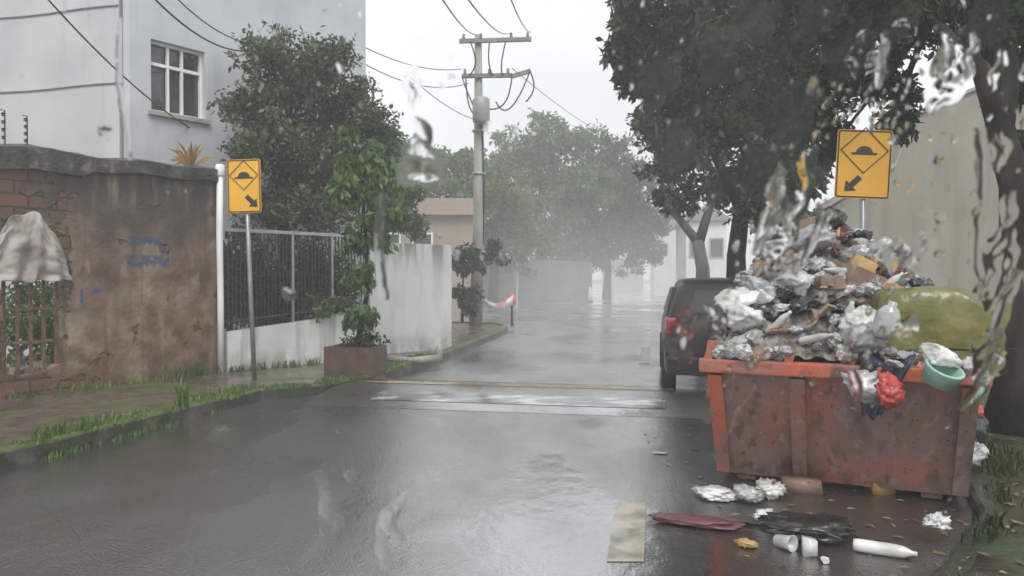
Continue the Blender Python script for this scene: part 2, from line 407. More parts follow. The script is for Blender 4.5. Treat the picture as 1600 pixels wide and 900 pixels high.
# ------------------------------------------------------------------ left: old brown garden wall with a broken opening
A = Vector((-5.66, 8.17)); B = Vector((-4.18, 10.5))
wd = (B-A).normalized(); wang = math.atan2(wd.y, wd.x); WL = (B-A).length
def ws(px):                                            # distance along the wall for a photograph column
    k = (px-800)/F; return (k*A.y - A.x)/(wd.x - k*wd.y)
wallm = mat('stained_plaster', (.085, .052, .034), (.23, .155, .105), 3.0, .45, .7, bump=.7, bscale=16, detail=8)
over(wallm, (.34, .28, .22), lambda t: n_noise(t, 2.4, lo=.54, hi=.66, off=(3, 1, 2), gain=.6, detail=9))
over(wallm, (.30, .27, .23), lambda t: n_noise(t, 5, (1, 1, .3), lo=.6, hi=.7, off=(9, 1, 2), gain=.6, detail=9))
over(wallm, (.035, .032, .028), lambda t: n_math(t, 'MULTIPLY', n_range(t, 2, 1.5, 2.6), n_noise(t, 2.3, (2.2, 2, .35), .28, .50)))
over(wallm, (.06, .05, .04), lambda t: n_noise(t, 2.6, (3.2, 2, .3), .54, .68, off=(5, 0, 0), gain=.7))
over(wallm, (.12, .05, .028), lambda t: n_math(t, 'MULTIPLY', n_range(t, 2, .75, .1), n_noise(t, 3, (1, 1, .7), .36, .58)))
def brickwork(m):
    t = m.node_tree; b = t.nodes['Principled BSDF']; l = t.links.new
    tc = t.nodes.new('ShaderNodeTexCoord'); sp_ = t.nodes.new('ShaderNodeSeparateXYZ'); cb = t.nodes.new('ShaderNodeCombineXYZ'); l(tc.outputs['Object'], sp_.inputs[0]); l(sp_.outputs[0], cb.inputs[0]); l(sp_.outputs[2], cb.inputs[1])
    bk = t.nodes.new('ShaderNodeTexBrick'); bk.inputs['Scale'].default_value = 1; bk.inputs['Brick Width'].default_value = .30; bk.inputs['Row Height'].default_value = .15; bk.inputs['Mortar Size'].default_value = .012
    bk.inputs['Color1'].default_value = (.13, .065, .042, 1); bk.inputs['Color2'].default_value = (.09, .05, .036, 1); bk.inputs['Mortar'].default_value = (.035, .03, .026, 1); l(cb.outputs[0], bk.inputs['Vector'])
    near = n_math(t, 'MULTIPLY', n_range(t, 0, 1.0, .45), .20)
    raw = n_noise(t, 2.2, lo=0, hi=1, detail=9, off=(1, 0, 6)); mk = t.nodes.new('ShaderNodeMapRange'); mk.inputs['From Min'].default_value = .625; mk.inputs['From Max'].default_value = .65
    l(n_math_raw(t, 'ADD', raw, near), mk.inputs['Value']); fac = mk.outputs[0]
    mx = t.nodes.new('ShaderNodeMixRGB'); l(b.inputs['Base Color'].links[0].from_socket, mx.inputs[1]); l(bk.outputs['Color'], mx.inputs[2]); l(fac, mx.inputs[0]); l(mx.outputs[0], b.inputs['Base Color'])
    old = b.inputs['Normal'].links[0].from_node; bp = t.nodes.new('ShaderNodeBump'); bp.inputs['Strength'].default_value = 1; bp.inputs['Distance'].default_value = .02; bp.invert = True
    l(n_math_raw(t, 'ADD', fac, n_math_raw(t, 'MULTIPLY', fac, bk.outputs['Fac'])), bp.inputs['Height']); l(old.outputs[0], bp.inputs['Normal']); l(bp.outputs[0], b.inputs['Normal'])
brickwork(wallm)
def bluemark(t):
    f = None
    for (x0, x1, z0, z1) in ((ws(196), ws(260), 1.88, 1.99), (ws(196), ws(264), 1.60, 1.75), (ws(256), ws(263), 1.7, 2.05), (ws(125), ws(131), 1.05, 1.32), (ws(125), ws(158), 1.26, 1.33)):
        q = n_box(t, x0, x1, z0, z1, .012); f = q if f is None else n_math(t, 'MAXIMUM', f, q)
    return n_math(t, 'MULTIPLY', f, n_noise(t, 11, lo=.40, hi=.52, gain=.85, detail=9))
over(wallm, (.03, .055, .12), bluemark)
wl = thing('garden_wall', 'weathered brown plaster wall with black mould streaks and a broken opening', 'wall', (A.x, A.y, 0), wang)
def wob(s, z, k=1.): return noise.noise(Vector((s*4, z*4, 1)))*.035*k
S0 = -3.2
outer = [(S0, -.05), (WL, -.05), (WL, 2.98)]
s = WL
while s > S0+.1:
    s -= .12; outer.append((s, 2.93 + noise.noise(Vector((s*1.3, 0, 0)))*.06 - .10*max(0, (1.6-s))/3))
outer.append((S0, 2.78))
h0, h1 = ws(4), ws(101)
hole = [(h0, .42), (h0+.2, .36), (h1-.25, .38), (h1-.02, .45), (h1+.01, 1.0), (h1+.02, 1.45), (h1-.03, 1.75), (h1-.16, 1.98), (h1-.35, 2.14), (h0+.22, 2.2), (h0+.06, 1.95), (h0-.03, 1.5), (h0+.02, .9)]
hd = []
for p, q in zip(hole, hole[1:]+hole[:1]):
    for i in range(6):
        s_ = p[0]+(q[0]-p[0])*i/6; z_ = p[1]+(q[1]-p[1])*i/6; hd.append((s_+wob(s_, z_), z_+wob(z_+5, s_)))
def plate_hole(outer, hole, th):
    bm = bmesh.new()
    ed = []
    for poly in (outer, hole):
        vs = [bm.verts.new((x, 0, z)) for x, z in poly]
        ed += [bm.edges.new((vs[i], vs[(i+1) % len(vs)])) for i in range(len(vs))]
    r = bmesh.ops.triangle_fill(bm, edges=ed, use_beauty=True)
    fs = [f for f in r['geom'] if isinstance(f, bmesh.types.BMFace)]
    ex = bmesh.ops.extrude_face_region(bm, geom=fs)
    for v in ex['geom']:
        if isinstance(v, bmesh.types.BMVert): v.co.y += th
    bmesh.ops.recalc_face_normals(bm, faces=bm.faces)
    b = MB(); bm.verts.index_update()
    b.add([v.co[:] for v in bm.verts], [[v.index for v in f.verts] for f in bm.faces]); bm.free()
    return b
plate_hole(outer, hd, .17).build('wall', wallm, wl, local=True)
# dark mossy coping slab, sagging to the left
cop = mat('mossy_coping', (.025, .024, .02), (.085, .08, .07), 4, .35, .6, bump=.9, bscale=18)
over(cop, (.16, .15, .13), lambda t: n_noise(t, 8, lo=.58, hi=.7))
b = MB(); n = 44; vs = []
for i in range(n+1):
    s = S0 + (WL+.03-S0)*i/n; z = 2.925 + noise.noise(Vector((s*1.3, 0, 0)))*.06 - .10*max(0, (1.6-s))/3
    j = noise.noise(Vector((s*5, 2, 0)))*.02; dn = .22 if s < 1.0 else .13
    vs += [(s, -.07+j, z-dn+j), (s, -.08+j, z+.03), (s, .09, z+.075+j), (s, .25, z+.03), (s, .25, z-.10), (s, -.005, z-dn)]
fs = [(i*6+k, i*6+(k+1) % 6, (i+1)*6+(k+1) % 6, (i+1)*6+k) for i in range(n) for k in range(6)] + [tuple(range(6)), tuple(range(n*6, n*6+6))]
b.add(vs, fs).build('coping', cop, wl, local=True)
# rusty grille inside the opening
grl = thing('window_grille', 'rusty brown bar grille in the broken opening of the brown wall', 'grille', (A.x, A.y, 0), wang)
for k in range(5):
    s = h0+.05+(h1-h0-.1)*k/4
    MB().box((s, .10, 1.05), (.035, .02, 1.4)).build('bar', M['rust'], grl, local=True)
for z in (.72, 1.1, 1.46):
    MB().box(((h0+h1)/2, .075, z), (h1-h0+.02, .025, .035)).build('crossbar', M['rust'], grl, local=True)
# white cloth hung over the top of the opening
clm = mat('dirty_white_cloth', (.22, .19, .165), (.46, .43, .40), 2.5, .7, bump=.3, bscale=10)
b = MB(); nu, nv = 52, 40; vs = []
for j in range(nv+1):
    for i in range(nu+1):
        u, v = i/nu, j/nv
        top = 2.20 - 1.5*abs(u-.42)**2.2 + .03*math.sin(u*14); z = top + (1.42+.05*noise.noise(Vector((u*6, 0, 2)))-top)*v
        s = h0-.12 + (h1-h0+.16)*(.5+(u-.5)*(.78+.22*v**.6))
        y = -.055 - .06*math.sin(math.pi*u)*v - .03*math.sin(u*23+v*3+2*noise.noise(Vector((u*3, v*2, 0))))*(.3+.7*v) - .06*noise.noise(Vector((u*4, v*5, 0))) - .03*abs(noise.noise(Vector((u*9, v*9, 4))))
        vs.append((s, y, z))
b.add(vs, [(j*(nu+1)+i, j*(nu+1)+i+1, (j+1)*(nu+1)+i+1, (j+1)*(nu+1)+i) for j in range(nv) for i in range(nu)])
cl = b.build('hanging_cloth', clm, smooth=True); cl.location = (A.x, A.y, 0); cl.rotation_euler.z = wang
cl.modifiers.new('t', 'SOLIDIFY').thickness = .006
tag(cl, 'dirty white cloth draped across the top of the broken wall opening', 'cloth')
# weeds and rubble behind the opening
b = MB()
for _ in range(26):
    x, y = -6.9+random.random()*1.5, 9.75+random.random()*1.1
    if (Vector((x, y))-A).dot(Vector((-wd.y, wd.x))) < .5: continue
    b.box((x, y, .12+random.random()*.25), (.2, .12, .09), Matrix.Rotation(random.random()*3, 3, 'Z') @ Matrix.Rotation(random.random()*.6, 3, 'X'))
tag(b.build('rubble', mat('pale_rubble', (.30, .26, .2), (.42, .38, .32), 8, .6)), 'pale broken rubble on the ground behind the grille opening', 'rubble', kind='stuff')
bush = thing('bush', 'light green bush growing behind the rusty grille opening', 'bush', (-5.9, 10.0, .1))
MB().tube([(-5.9, 10.0, .1), (-5.92, 10, .7)], [.03, .015]).build('stem', M['bark'], bush)
leaves('foliage', M['leaf_lime'], bush, lobes_to_clumps([((-6.0, 10.1, .8), (.9, .5, .7), 2600), ((-6.6, 10.2, .8), (.6, .5, .7), 1600)]), .09)
# electric-fence rods on the wall top
def rod(px, top_py, label):
    s = ws(px); p = A + wd*s; z0 = 2.92; Y = p.y+.05
    zt = CH + (HY-top_py)/F*Y
    r = thing('electric_fence_post', label, 'fence post', (p.x-.03, Y, z0), 0, 'electric fence posts on the brown wall')
    MB().tube([(p.x-.03, Y, z0-.05), (p.x-.03, Y, zt-.01), (p.x-.08, Y, zt)], .008, 6).build('rod', M['black_metal'], r)
    for k in range(4):
        z = z0+.10+(zt-z0-.12)*k/3.4
        MB().lathe([(.008, -.02), (.018, -.012), (.012, 0), (.018, .012), (.008, .02)], (p.x-.045, Y-.01, z), 8).build('insulator', M['black_metal'], r)
rod(9, 172, 'thin black electric fence post nearest the left edge of the photo'); rod(44, 181, 'thin black electric fence post on the wall above the white cloth, right of the other')
# white pipe at the wall end
pp = MB(); pb = Vector((-4.13, 10.48, .11))
pp.tube([pb, pb+Vector((0, 0, 1.0)), pb+Vector((-.012, 0, 2.0)), pb+Vector((0, 0, 2.9))], .045, 12).lathe([(.05, 2.78), (.065, 2.8), (.065, 2.93), (.05, 2.95)], pb, 12)
tag(pp.build('drain_pipe', M['white_paint'], smooth=True), 'white vertical drain pipe at the end of the brown wall', 'pipe')

# ------------------------------------------------------------------ white dwarf wall with railing
FA = Vector((-4.06, 10.55)); FB = Vector(((562-800)/F*12.2, 12.2)); fd = (FB-FA).normalized(); FL = (FB-FA).length; fang = math.atan2(fd.y, fd.x)
dirtyw = mat('dirty_white_wall', (.52, .52, .50), (.66, .66, .64), 1.6, .5, bump=.3, bscale=20)
over(dirtyw, (.16, .17, .12), lambda t: n_math(t, 'MULTIPLY', n_range(t, 2, .45, .05), n_noise(t, 4, (1, 1, .5), .42, .6)))
over(dirtyw, (.30, .30, .28), lambda t: n_noise(t, 3, (2.5, 2, .3), .5, .7, gain=.7))
dw = MB(); dw.plate([(0, -.05), (FL, -.05), (FL, .92), (FL*.6, .80), (0, .68)], 0, .15)
o = dw.build('dwarf_wall', dirtyw); o.location = (FA.x, FA.y, 0); o.rotation_euler.z = fang
tag(o, 'low dirty white wall under the black railing', 'wall')
fr = thing('railing', 'black vertical bar railing with pale top rail on the low white wall', 'fence', (FA.x, FA.y, 0), fang)
def wt(s): return .68 + (.80-.68)*min(1, s/(FL*.6)) + max(0, s-FL*.6)/(FL*.4)*.12
k = 0; s = .05
while s < FL:
    MB().box((s, .075, (wt(s)+.02+2.12)/2), (.016, .016, 2.12-wt(s)-.02)).build('bar', M['black_metal'], fr, local=True)
    s += .062
MB().box((FL/2, .075, 2.15), (FL, .05, .05)).build('top_rail', M['grey_metal'], fr, local=True)
b = MB(); b.tube([(0, .075, .82), (FL*.6, .075, .93), (FL, .075, 1.05)], .02, 4); b.build('bottom_rail', M['black_metal'], fr, local=True)
for s in (FL*.47, FL*.78):
    MB().box((s, .045, (wt(s)+2.12)/2), (.03, .03, 2.12-wt(s))).build('post', M['grey_metal'], fr, local=True)
# hedge behind it
hg = thing('hedge', 'dark dense hedge directly behind the black railing', 'hedge', (-3.3, 12.0, .1))
b = MB()
for k in range(6):
    p = FA + fd*(FL*(k+.5)/6) + Vector((-.35, .55)); b.tube([(p.x, p.y, .1), (p.x+.05, p.y, 1.6)], [.03, .015], 6)
b.build('stem', M['bark'], hg)
lbs = []
for k in range(9):
    p = FA + fd*(FL*(k+.3)/9) + Vector((-.45, .65)); lbs.append(((p.x, p.y, .75+.85*random.random()), (.55, .42, .75), 1300))
leaves('foliage', M['leaf_dark'], hg, lobes_to_clumps(lbs), .11)
hb = thing('bush', 'bright green low bush poking through the railing behind the planter', 'bush', (-2.75, 12.0, .1))
MB().tube([(-2.75, 12.1, .1), (-2.75, 12.1, 1.0)], [.02, .01], 6).build('stem', M['bark'], hb)
leaves('foliage', M['leaf_lime'], hb, lobes_to_clumps([((-3.1, 11.75, 1.0), (.4, .25, .22), 500), ((-2.7, 12.05, 1.35), (.2, .2, .45), 380)]), .09)

# ------------------------------------------------------------------ white house
hm = mat('pale_blue_render', (.43, .443, .45), (.51, .52, .527), .8, .6, bump=.15, bscale=30)
over(hm, (.36, .375, .385), lambda t: n_noise(t, 2.2, (2.5, 2.5, .22), .52, .72, gain=.6, detail=9))
over(hm, (.54, .55, .55), lambda t: n_noise(t, .9, lo=.5, hi=.62, gain=.6, detail=9, off=(4, 2, 1)))
hm2 = mat('blue_grey_render', (.43, .455, .48), (.52, .545, .57), .8, .6, bump=.15, bscale=30)
over(hm2, (.28, .30, .32), lambda t: n_noise(t, 1.5, (1.6, 1.6, .4), .56, .74, gain=.45, detail=10, off=(3, 3, 0)))
over(hm2, (.38, .41, .44), lambda t: n_noise(t, 2.2, (2.5, 2.5, .25), .54, .75, gain=.6))
HC = Vector((-6.02, 11.5)); HD = Vector((.62, .785)).normalized(); HN = Vector((HD.y, -HD.x))   # side face runs along HD, outward HN
hs_ = thing('white_house', 'tall pale blue white rendered house behind the brown wall', 'house', (HC.x, HC.y, 0))
E = HC + HD*4.85; LFT = HC + Vector((-.97, .24))*9
HC1 = HC + Vector((-.10, .06)); back = Vector((-9, 22))
fp = [tuple(LFT), tuple(HC1), (HC1.x+.03, HC1.y+.30), (HC.x+.14, HC.y+.30), tuple(HC + HD*.42), tuple(E), tuple(E + Vector((-3.5, 4))), tuple(back), (-16, 20)]
MB().prism([tuple(LFT), tuple(HC1), (HC1.x+.03, HC1.y+.4), tuple(back), (-16, 20)], 0, 9).build('wall', hm, hs_)
# side wing wall with a real window opening
g0, g1, gz0, gz1 = .66, 1.72, 4.15, 5.37
HW = 4.85
wing = thing  # (name kept local)
def side(poly_m, y0, y1, name, m, par=hs_):
    b = MB(); b.plate(poly_m, y0, y1)
    rot = Matrix.Rotation(math.atan2(HD.y, HD.x), 4, 'Z'); b.v = [tuple(rot @ Vector(v) + Vector((HC.x, HC.y, 0))) for v in b.v]
    return b.build(name, m, par)
g = lambda px: (lambda k: (k*HC.y-HC.x)/(HD.x-k*HD.y))((px-800)/F)
w0, w1 = g(238), g(322)
def hz(px, py):
    t_ = g(px); return CH + (HY-py)/F*(HC.y+HD.y*t_)
gz0, gz1 = hz(275, 180), hz(275, 71)
b = plate_hole([(.10, 0), (HW, 0), (HW, 9), (.10, 9)], [(w0, gz0), (w1, gz0), (w1, gz1), (w0, gz1)], .22)
rot = Matrix.Rotation(math.atan2(HD.y, HD.x), 4, 'Z'); b.v = [tuple(rot @ Vector(v) + Vector((HC.x, HC.y, 0))) for v in b.v]
b.build('wall', hm2, hs_)
b = MB(); b.prism([tuple(HC+HD*.10-HN*.22), tuple(HC+HD*.10-HN*.05+HD*.0), tuple(HC+HD*.12-HN*.3), ], 0, .01)
MB().prism([tuple(E-HN*.23), tuple(E-HN*4), tuple(E-HN*4-HD*.2), tuple(E-HN*.23-HD*.2)], 0, 9).build('wall', hm2, hs_)
MB().prism([tuple(HC1+Vector((.04, .05))), tuple(HC+HD*.09+Vector((0, .02))), tuple(HC+HD*.09-HN*.5), tuple(HC1+Vector((.04, .5)))], 0, 9).build('recess', hm2, hs_)
glass = mat('dark_glass', (.02, .022, .025), (.04, .042, .045), 2, .06, spec=.8)
fw = side([(w0, gz0), (w1, gz0), (w1, gz0+.045), (w0, gz0+.045)], .10, .16, 'window_frame', M['white_paint'])
bb = MB()
for (x0, x1, z0, z1) in ((w0, w0+.04, gz0+.045, gz1-.045), (w1-.04, w1, gz0+.045, gz1-.045), (w0, w1, gz1-.045, gz1), (w0+.04, w1-.04, gz0+(gz1-gz0)*.66, gz0+(gz1-gz0)*.66+.05)):
    bb.plate([(x0, z0), (x1, z0), (x1, z1), (x0, z1)], .10, .16)
for q in (.36, .62): 
    x = w0+(w1-w0)*q; bb.plate([(x-.02, gz0+.045), (x+.02, gz0+.045), (x+.02, gz1-.045), (x-.02, gz1-.045)], .105, .155)
bb.v = [tuple(rot @ Vector(v) + Vector((HC.x, HC.y, 0))) for v in bb.v]; bb.build('mullions', M['white_paint'], hs_)
side([(w0, gz0), (w1, gz0), (w1, gz1), (w0, gz1)], .17, .18, 'window_pane', glass)
side([(w0-.06, gz0-.07), (w1+.06, gz0-.07), (w1+.06, gz0-.003), (w0-.06, gz0-.003)], -.07, .09, 'window_sill', M['concrete'])
# thin ledge lines across the front face
for z0, z1 in ((hz(195, 8), 0), (hz(195, 129), 0), (hz(195, 248), 0)):
    a_, b_ = HC1+Vector((-.0, -.015)), LFT+Vector((0, -.015))
    b = MB(); n = 20
    for i in range(n):
        p, q = a_.lerp(b_, i/n), a_.lerp(b_, (i+1)/n)
    b.tube([(*a_.lerp(b_, i/n), z0 - .05*(i/n)**.7 + .012*math.sin(i*1.3)) for i in range(n+1)], .014, 6)
    b.build('ledge', mat('ledge_grey', (.30, .32, .34), None, 3, .6), hs_)

# ------------------------------------------------------------------ left greenery
tree('leafy_tree', 'broad grey green leafy tree in front of the pale house, behind the railing', [(*at(452, 380, 12.7)[:2], .1, .11), (*at(440, 300, 12.7), .09), (*at(455, 190, 12.7), .06)],
     [lobe(x, y, Y_, r, int(n*.95), ry=.55) for x, y, Y_, r, n in ((395, 165, 12.0, 46, 1700), (465, 115, 12.6, 72, 3300), (530, 165, 13.2, 66, 3100), (425, 230, 12.2, 56, 2400), (490, 250, 12.9, 68, 3000), (420, 85, 12.2, 46, 1300), (560, 260, 13.5, 56, 2400), (385, 235, 11.7, 30, 800), (525, 90, 13.2, 44, 1200), (500, 325, 13.0, 58, 2000), (420, 320, 12.3, 44, 1300), (585, 200, 13.8, 40, 1200))],
     .105, M['leaf_grey'], M['bark'])
tree('leafy_tree', 'greyer green tree behind the planter beside the end of the pale house', [(*at(590, 500, 17.5)[:2], .1, .10), (*at(585, 330, 17.5), .07)],
     [lobe(585, 235, 17.5, 46, 2200), lobe(615, 290, 18, 42, 1900), lobe(575, 320, 17, 46, 2000), lobe(635, 345, 18.5, 34, 1100)], .16, M['leaf_mid'], M['bark'])
dp = thing('dry_palm', 'dry orange brown palm fronds sticking up behind the brown wall', 'plant', at(300, 300, 11.0))
b = MB(); c0 = at(300, 262, 11.0)
b.tube([at(300, 300, 11.0), c0], [.04, .03], 8); b.build('stem', M['bark'], dp)
b = MB()
for k in range(26):
    a_ = R(20+140*random.random()); d = Vector((math.cos(a_), random.uniform(-.5, .5), math.sin(a_))).normalized(); l_ = random.uniform(.25, .5)
    s_ = d.cross(Vector((0, 1, 0)))*.02
    p1 = c0+d*l_*.6+Vector((0, 0, .02)); p2 = c0+d*l_-Vector((0, 0, .06))
    b.add([c0-s_*.4, c0+s_*.4, p1+s_, p1-s_, p2], [(0, 1, 2, 3), (3, 2, 4)])
b.build('fronds', M['leaf_dry'], dp, fix=False)
# planter with slim tree
plm = mat('dark_brick', (.05, .026, .019), (.10, .058, .042), 6, .5, bump=.5)
pc = at(556, 575, 10.25); pc.z = .115
pt = thing('planter', 'low dark brick planter box at the edge of the pavement', 'planter', pc, math.atan2(-HEAD, 1))
b = MB(); W_, D_, H_ = .72, .5, .40; t_ = .08
for (c, d) in (((0, -D_/2+t_/2, H_/2), (W_, t_, H_)), ((0, D_/2-t_/2, H_/2), (W_, t_, H_)), ((-W_/2+t_/2, 0, H_/2), (t_, D_-2*t_-.004, H_)), ((W_/2-t_/2, 0, H_/2), (t_, D_-2*t_-.004, H_))):
    b.box(c, d)
b.build('box', plm, pt, local=True)
MB().box((0, 0, .16), (W_-2*t_-.01, D_-2*t_-.01, .3)).build('soil', verge, pt, local=True)
Y = 10.25
tree('slim_tree', 'slim leaning tree with drooping leaves growing out of the brick planter', [(*at(552, 560, Y), .05), (*at(562, 520, Y), .04), (*at(575, 450, Y), .03), (*at(572, 380, Y), .025), (*at(568, 300, Y), .015)],
     [lobe(565, 490, Y, 26, 420), lobe(570, 430, Y, 22, 320), lobe(560, 370, Y, 24, 350), lobe(585, 340, Y, 30, 420), lobe(545, 300, Y, 34, 450), lobe(590, 270, Y, 38, 520), lobe(605, 380, Y, 22, 160), lobe(560, 230, Y, 32, 420), lobe(620, 330, Y, 16, 120)],
     .12, M['leaf_mid'], M['bark'], droop=1.0, twigs=2)
ub = thing('bush', 'small dark bush in the planter around the slim tree', 'bush', (pc.x+.1, pc.y, .45))
MB().tube([(pc.x+.1, pc.y, .40), (pc.x+.12, pc.y, .62)], [.015, .008], 6).build('stem', M['bark'], ub)
leaves('foliage', M['leaf_dark'], ub, lobes_to_clumps([((pc.x+.12, pc.y, .56), (.28, .2, .14), 380)]), .07)

# ------------------------------------------------------------------ signs
signy = mat('sign_yellow', (.72, .36, .02), (.78, .42, .03), 3, .35, spec=.5)
signb = mat('sign_black', (.015, .014, .013), (.025, .024, .022), 6, .4)
galv = mat('galvanised_pole', (.22, .23, .24), (.33, .34, .35), 6, .35, metal=.5)
def hump_sign(base, ph, label, flip, rz, w_=.45, h_=.72, lean=(0, 0), tilt=0):
    r = thing('warning_sign', label, 'road sign', base, rz, 'yellow speed hump signs')
    MB().tube([(0, 0, 0), (lean[0]*.5, lean[1], ph*.5), (lean[0], lean[1], ph+.3)], .03, 12).build('pole', galv, r, smooth=True, local=True)
    cz = ph+.36-.36
    T = Matrix.Translation((lean[0], lean[1]-.045, ph)) @ Matrix.Rotation(tilt, 4, 'Y')
    def put(b, name, m, parent=r):
        b.v = [tuple(T @ Vector(v)) for v in b.v]; return b.build(name, m, parent, local=True)
    def rr(x, z, q, n=5):
        o = []
        for cx, cz_, a0 in ((x-q, z-q, 0), (-x+q, z-q, 90), (-x+q, -z+q, 180), (x-q, -z+q, 270)):
            o += [(cx+q*math.cos(R(a0+90*i/n)), cz_+q*math.sin(R(a0+90*i/n))) for i in range(n+1)]
        return o
    put(MB().plate(rr(w_/2, h_/2, .03), 0, .006), 'plate', signy)
    oo, ii = rr(w_/2-.008, h_/2-.008, .024), rr(w_/2-.022, h_/2-.022, .016)
    bd = plate_hole(oo, ii, .002); bd.v = [(v[0], v[1]-.0045, v[2]) for v in bd.v]; put(bd, 'border', signb)
    dz = h_*.20; q = w_*.44
    def dia(k): return [(k, dz), (0, dz+k), (-k, dz), (0, dz-k)]
    bd = plate_hole(dia(q), dia(q-.014), .002); bd.v = [(v[0], v[1]-.0085, v[2]) for v in bd.v]; put(bd, 'diamond', signb)
    hp = [(-.125, dz-.045), (.125, dz-.045), (.125, dz-.022), (.085, dz-.022)] + [(.082*math.cos(a), dz-.022+.068*math.sin(a)) for a in np.linspace(.15, math.pi-.15, 10)] + [(-.085, dz-.022), (-.125, dz-.022)]
    put(MB().plate(hp, -.0045, -.0025), 'hump_symbol', signb)
    f = -1 if flip else 1
    d = Vector((f, -1)).normalized(); p_ = Vector((d.y, -d.x)); c = Vector((f*.105, -h_*.30))
    pl = [(-.11, .03), (.01, .03), (.01, .075), (.10, 0), (.01, -.075), (.01, -.03), (-.11, -.03)]
    pl = [(.105*f + d.x*u + p_.x*v, -h_*.30 + d.y*u + p_.y*v) for u, v in pl]
    # squared arrow head in the corner, as on the plate
    e = .075
    ar = [(0, 0)]
    put(MB().plate(pl, -.0045, -.0025), 'arrow', signb)
    for z in (h_*.36, -h_*.36):
        put(MB().tube([(0, -.006, z), (0, .0, z)], .008, 8), 'bolt', M['grey_metal'])
    return r
sb = at(397, 607, 9.74); sb.z = .11
hump_sign(sb, 2.66-.11, 'yellow speed hump sign on grey pole on the pavement in front of the white wall', False, R(-4), .45, .70, lean=(-.11, 0), tilt=R(-1.2))
sb = at(1352, 500, 7.6); sb.z = .08
hump_sign(sb, CH+(HY-258)/F*7.6-.08, 'yellow speed hump sign behind the heaped orange skip', True, R(-6), .54, .70, lean=(-.04, 0), tilt=R(3))

# ------------------------------------------------------------------ beyond the hump, left
gw = mat('wet_white_wall', (.49, .50, .50), (.58, .59, .58), 1., .4, .6, bump=.15, bscale=25)
over(gw, (.34, .35, .36), lambda t: n_noise(t, 2, (2, 2, .4), .5, .7, gain=.7))
over(gw, (.16, .165, .15), lambda t: n_math(t, 'MULTIPLY', n_range(t, 2, 1.5, 2.08), n_noise(t, 3, (2.5, 2.5, .3), .42, .60, detail=8)))
over(gw, (.22, .21, .19), lambda t: n_math(t, 'MULTIPLY', n_range(t, 2, .5, .0), n_noise(t, 4, (1.5, 1.5, 1), .40, .6, detail=8)))
gt = MB(); p0, p1 = at(578, 570, 12.9), at(706, 560, 14.0)
dd = Vector((p1.x-p0.x, p1.y-p0.y)).normalized(); nn_ = Vector((-dd.y, dd.x))*.18
gt.prism([(p0.x, p0.y), (p1.x, p1.y), (p1.x+nn_.x, p1.y+nn_.y), (p0.x+nn_.x, p0.y+nn_.y)], 0, 2.08)
o = gt.build('gate_wall', gw, bevel=.012); tag(o, 'plain pale grey white wall panel between the planter and the utility pole', 'wall')
kb = MB(); kp = [at(602, 560, 12), at(640, 575, 11.6), at(685, 568, 12.1)]
kb.tube([(p.x, p.y, .15) for p in kp], .06, 8)
tag(kb.build('kerb_bar', M['concrete'], smooth=True), 'low curved concrete kerb bar in front of the plain white wall', 'kerb')
kp = at(686, 565, 12.2); tag(MB().lathe([(.06, .1), (.055, .32), (.03, .36)], (kp.x, kp.y, 0), 10).build('bollard', M['concrete'], smooth=True), 'short grey concrete post at the end of the kerb bar', 'bollard')

# utility pole
pm = mat('pole_concrete', (.25, .23, .21), (.36, .34, .31), 4, .6, bump=.3, stretch=(1, 1, .3))
UP = at(743, 515, 20.9); UP.z = .1; PT = CH+(HY-58)/F*20.9
po = thing('utility_pole', 'tall concrete utility pole with two crossarms and hanging cables', 'utility pole', UP)
MB().tube([UP, UP+Vector((.10, 0, 3)), (UP.x+.08, UP.y, PT)], [.19, .16, .10], 12).build('pole', pm, po, smooth=True)
armm = mat('arm_wood', (.14, .13, .12), (.24, .22, .2), 6, .6)
def arm(x0, x1, py0, py1, name='crossarm', r=.06):
    a_, b_ = at(x0, py0, 20.75), at(x1, py1, 20.75)
    d = b_-a_; o = MB().box((a_+b_)/2, (d.length, .10, .11), Matrix.Rotation(-math.atan2(d.z, d.x), 3, 'Y')).build(name, armm, po)
    return a_, b_
top_arm = arm(718, 830, 66, 63); low_arm = arm(722, 800, 120, 119); arm(798, 829, 121, 112, 'bracket')
ins = mat('porcelain', (.20, .14, .11), (.28, .22, .18), 5, .25)
for (a_, b_), qs in ((top_arm, (.06, .3, .72, .95)), (low_arm, (.06, .55, .92))):
    for q in qs:
        p = a_.lerp(b_, q)+Vector((0, 0, .055)); MB().lathe([(.015, 0), (.05, .04), (.03, .07), (.045, .11), (.02, .15)], p, 8).build('insulator', ins, po, smooth=True)
tr_ = at(752, 172, 20.55)
MB().lathe([(.20, -.38), (.24, -.34), (.24, .26), (.20, .32), (.08, .36)], tr_, 14).build('transformer', mat('transformer_grey', (.26, .27, .27), (.34, .35, .35), 4, .4), po, smooth=True)
for k, (x0, y0, x1, y1, sag) in enumerate(((828, 112, 775, 160, 55), (800, 120, 757, 170, 30), (728, 120, 745, 180, 25), (722, 121, 740, 165, 40), (790, 66, 785, 120, 10), (828, 112, 822, 160, 4), (765, 66, 770, 120, 8), (735, 66, 733, 120, 9))):
    pts = []
    for i in range(13):
        q = i/12; p = at(x0+(x1-x0)*q, y0+(y1-y0)*q + sag*4*q*(1-q)*.6, 20.6); p.x += .16*math.sin(math.pi*q)*(1 if k % 2 else -.4); pts.append(p)
    MB().tube(pts, .022, 6).build('jumper_cable', M['black_metal'], po, smooth=True)
for z in (2.2, 4.4, 5.6):
    MB().lathe([(.185, -.03), (.195, -.02), (.195, .02), (.185, .03)], (UP.x+.09, UP.y, z), 12).build('band', M['grey_metal'], po, smooth=True)
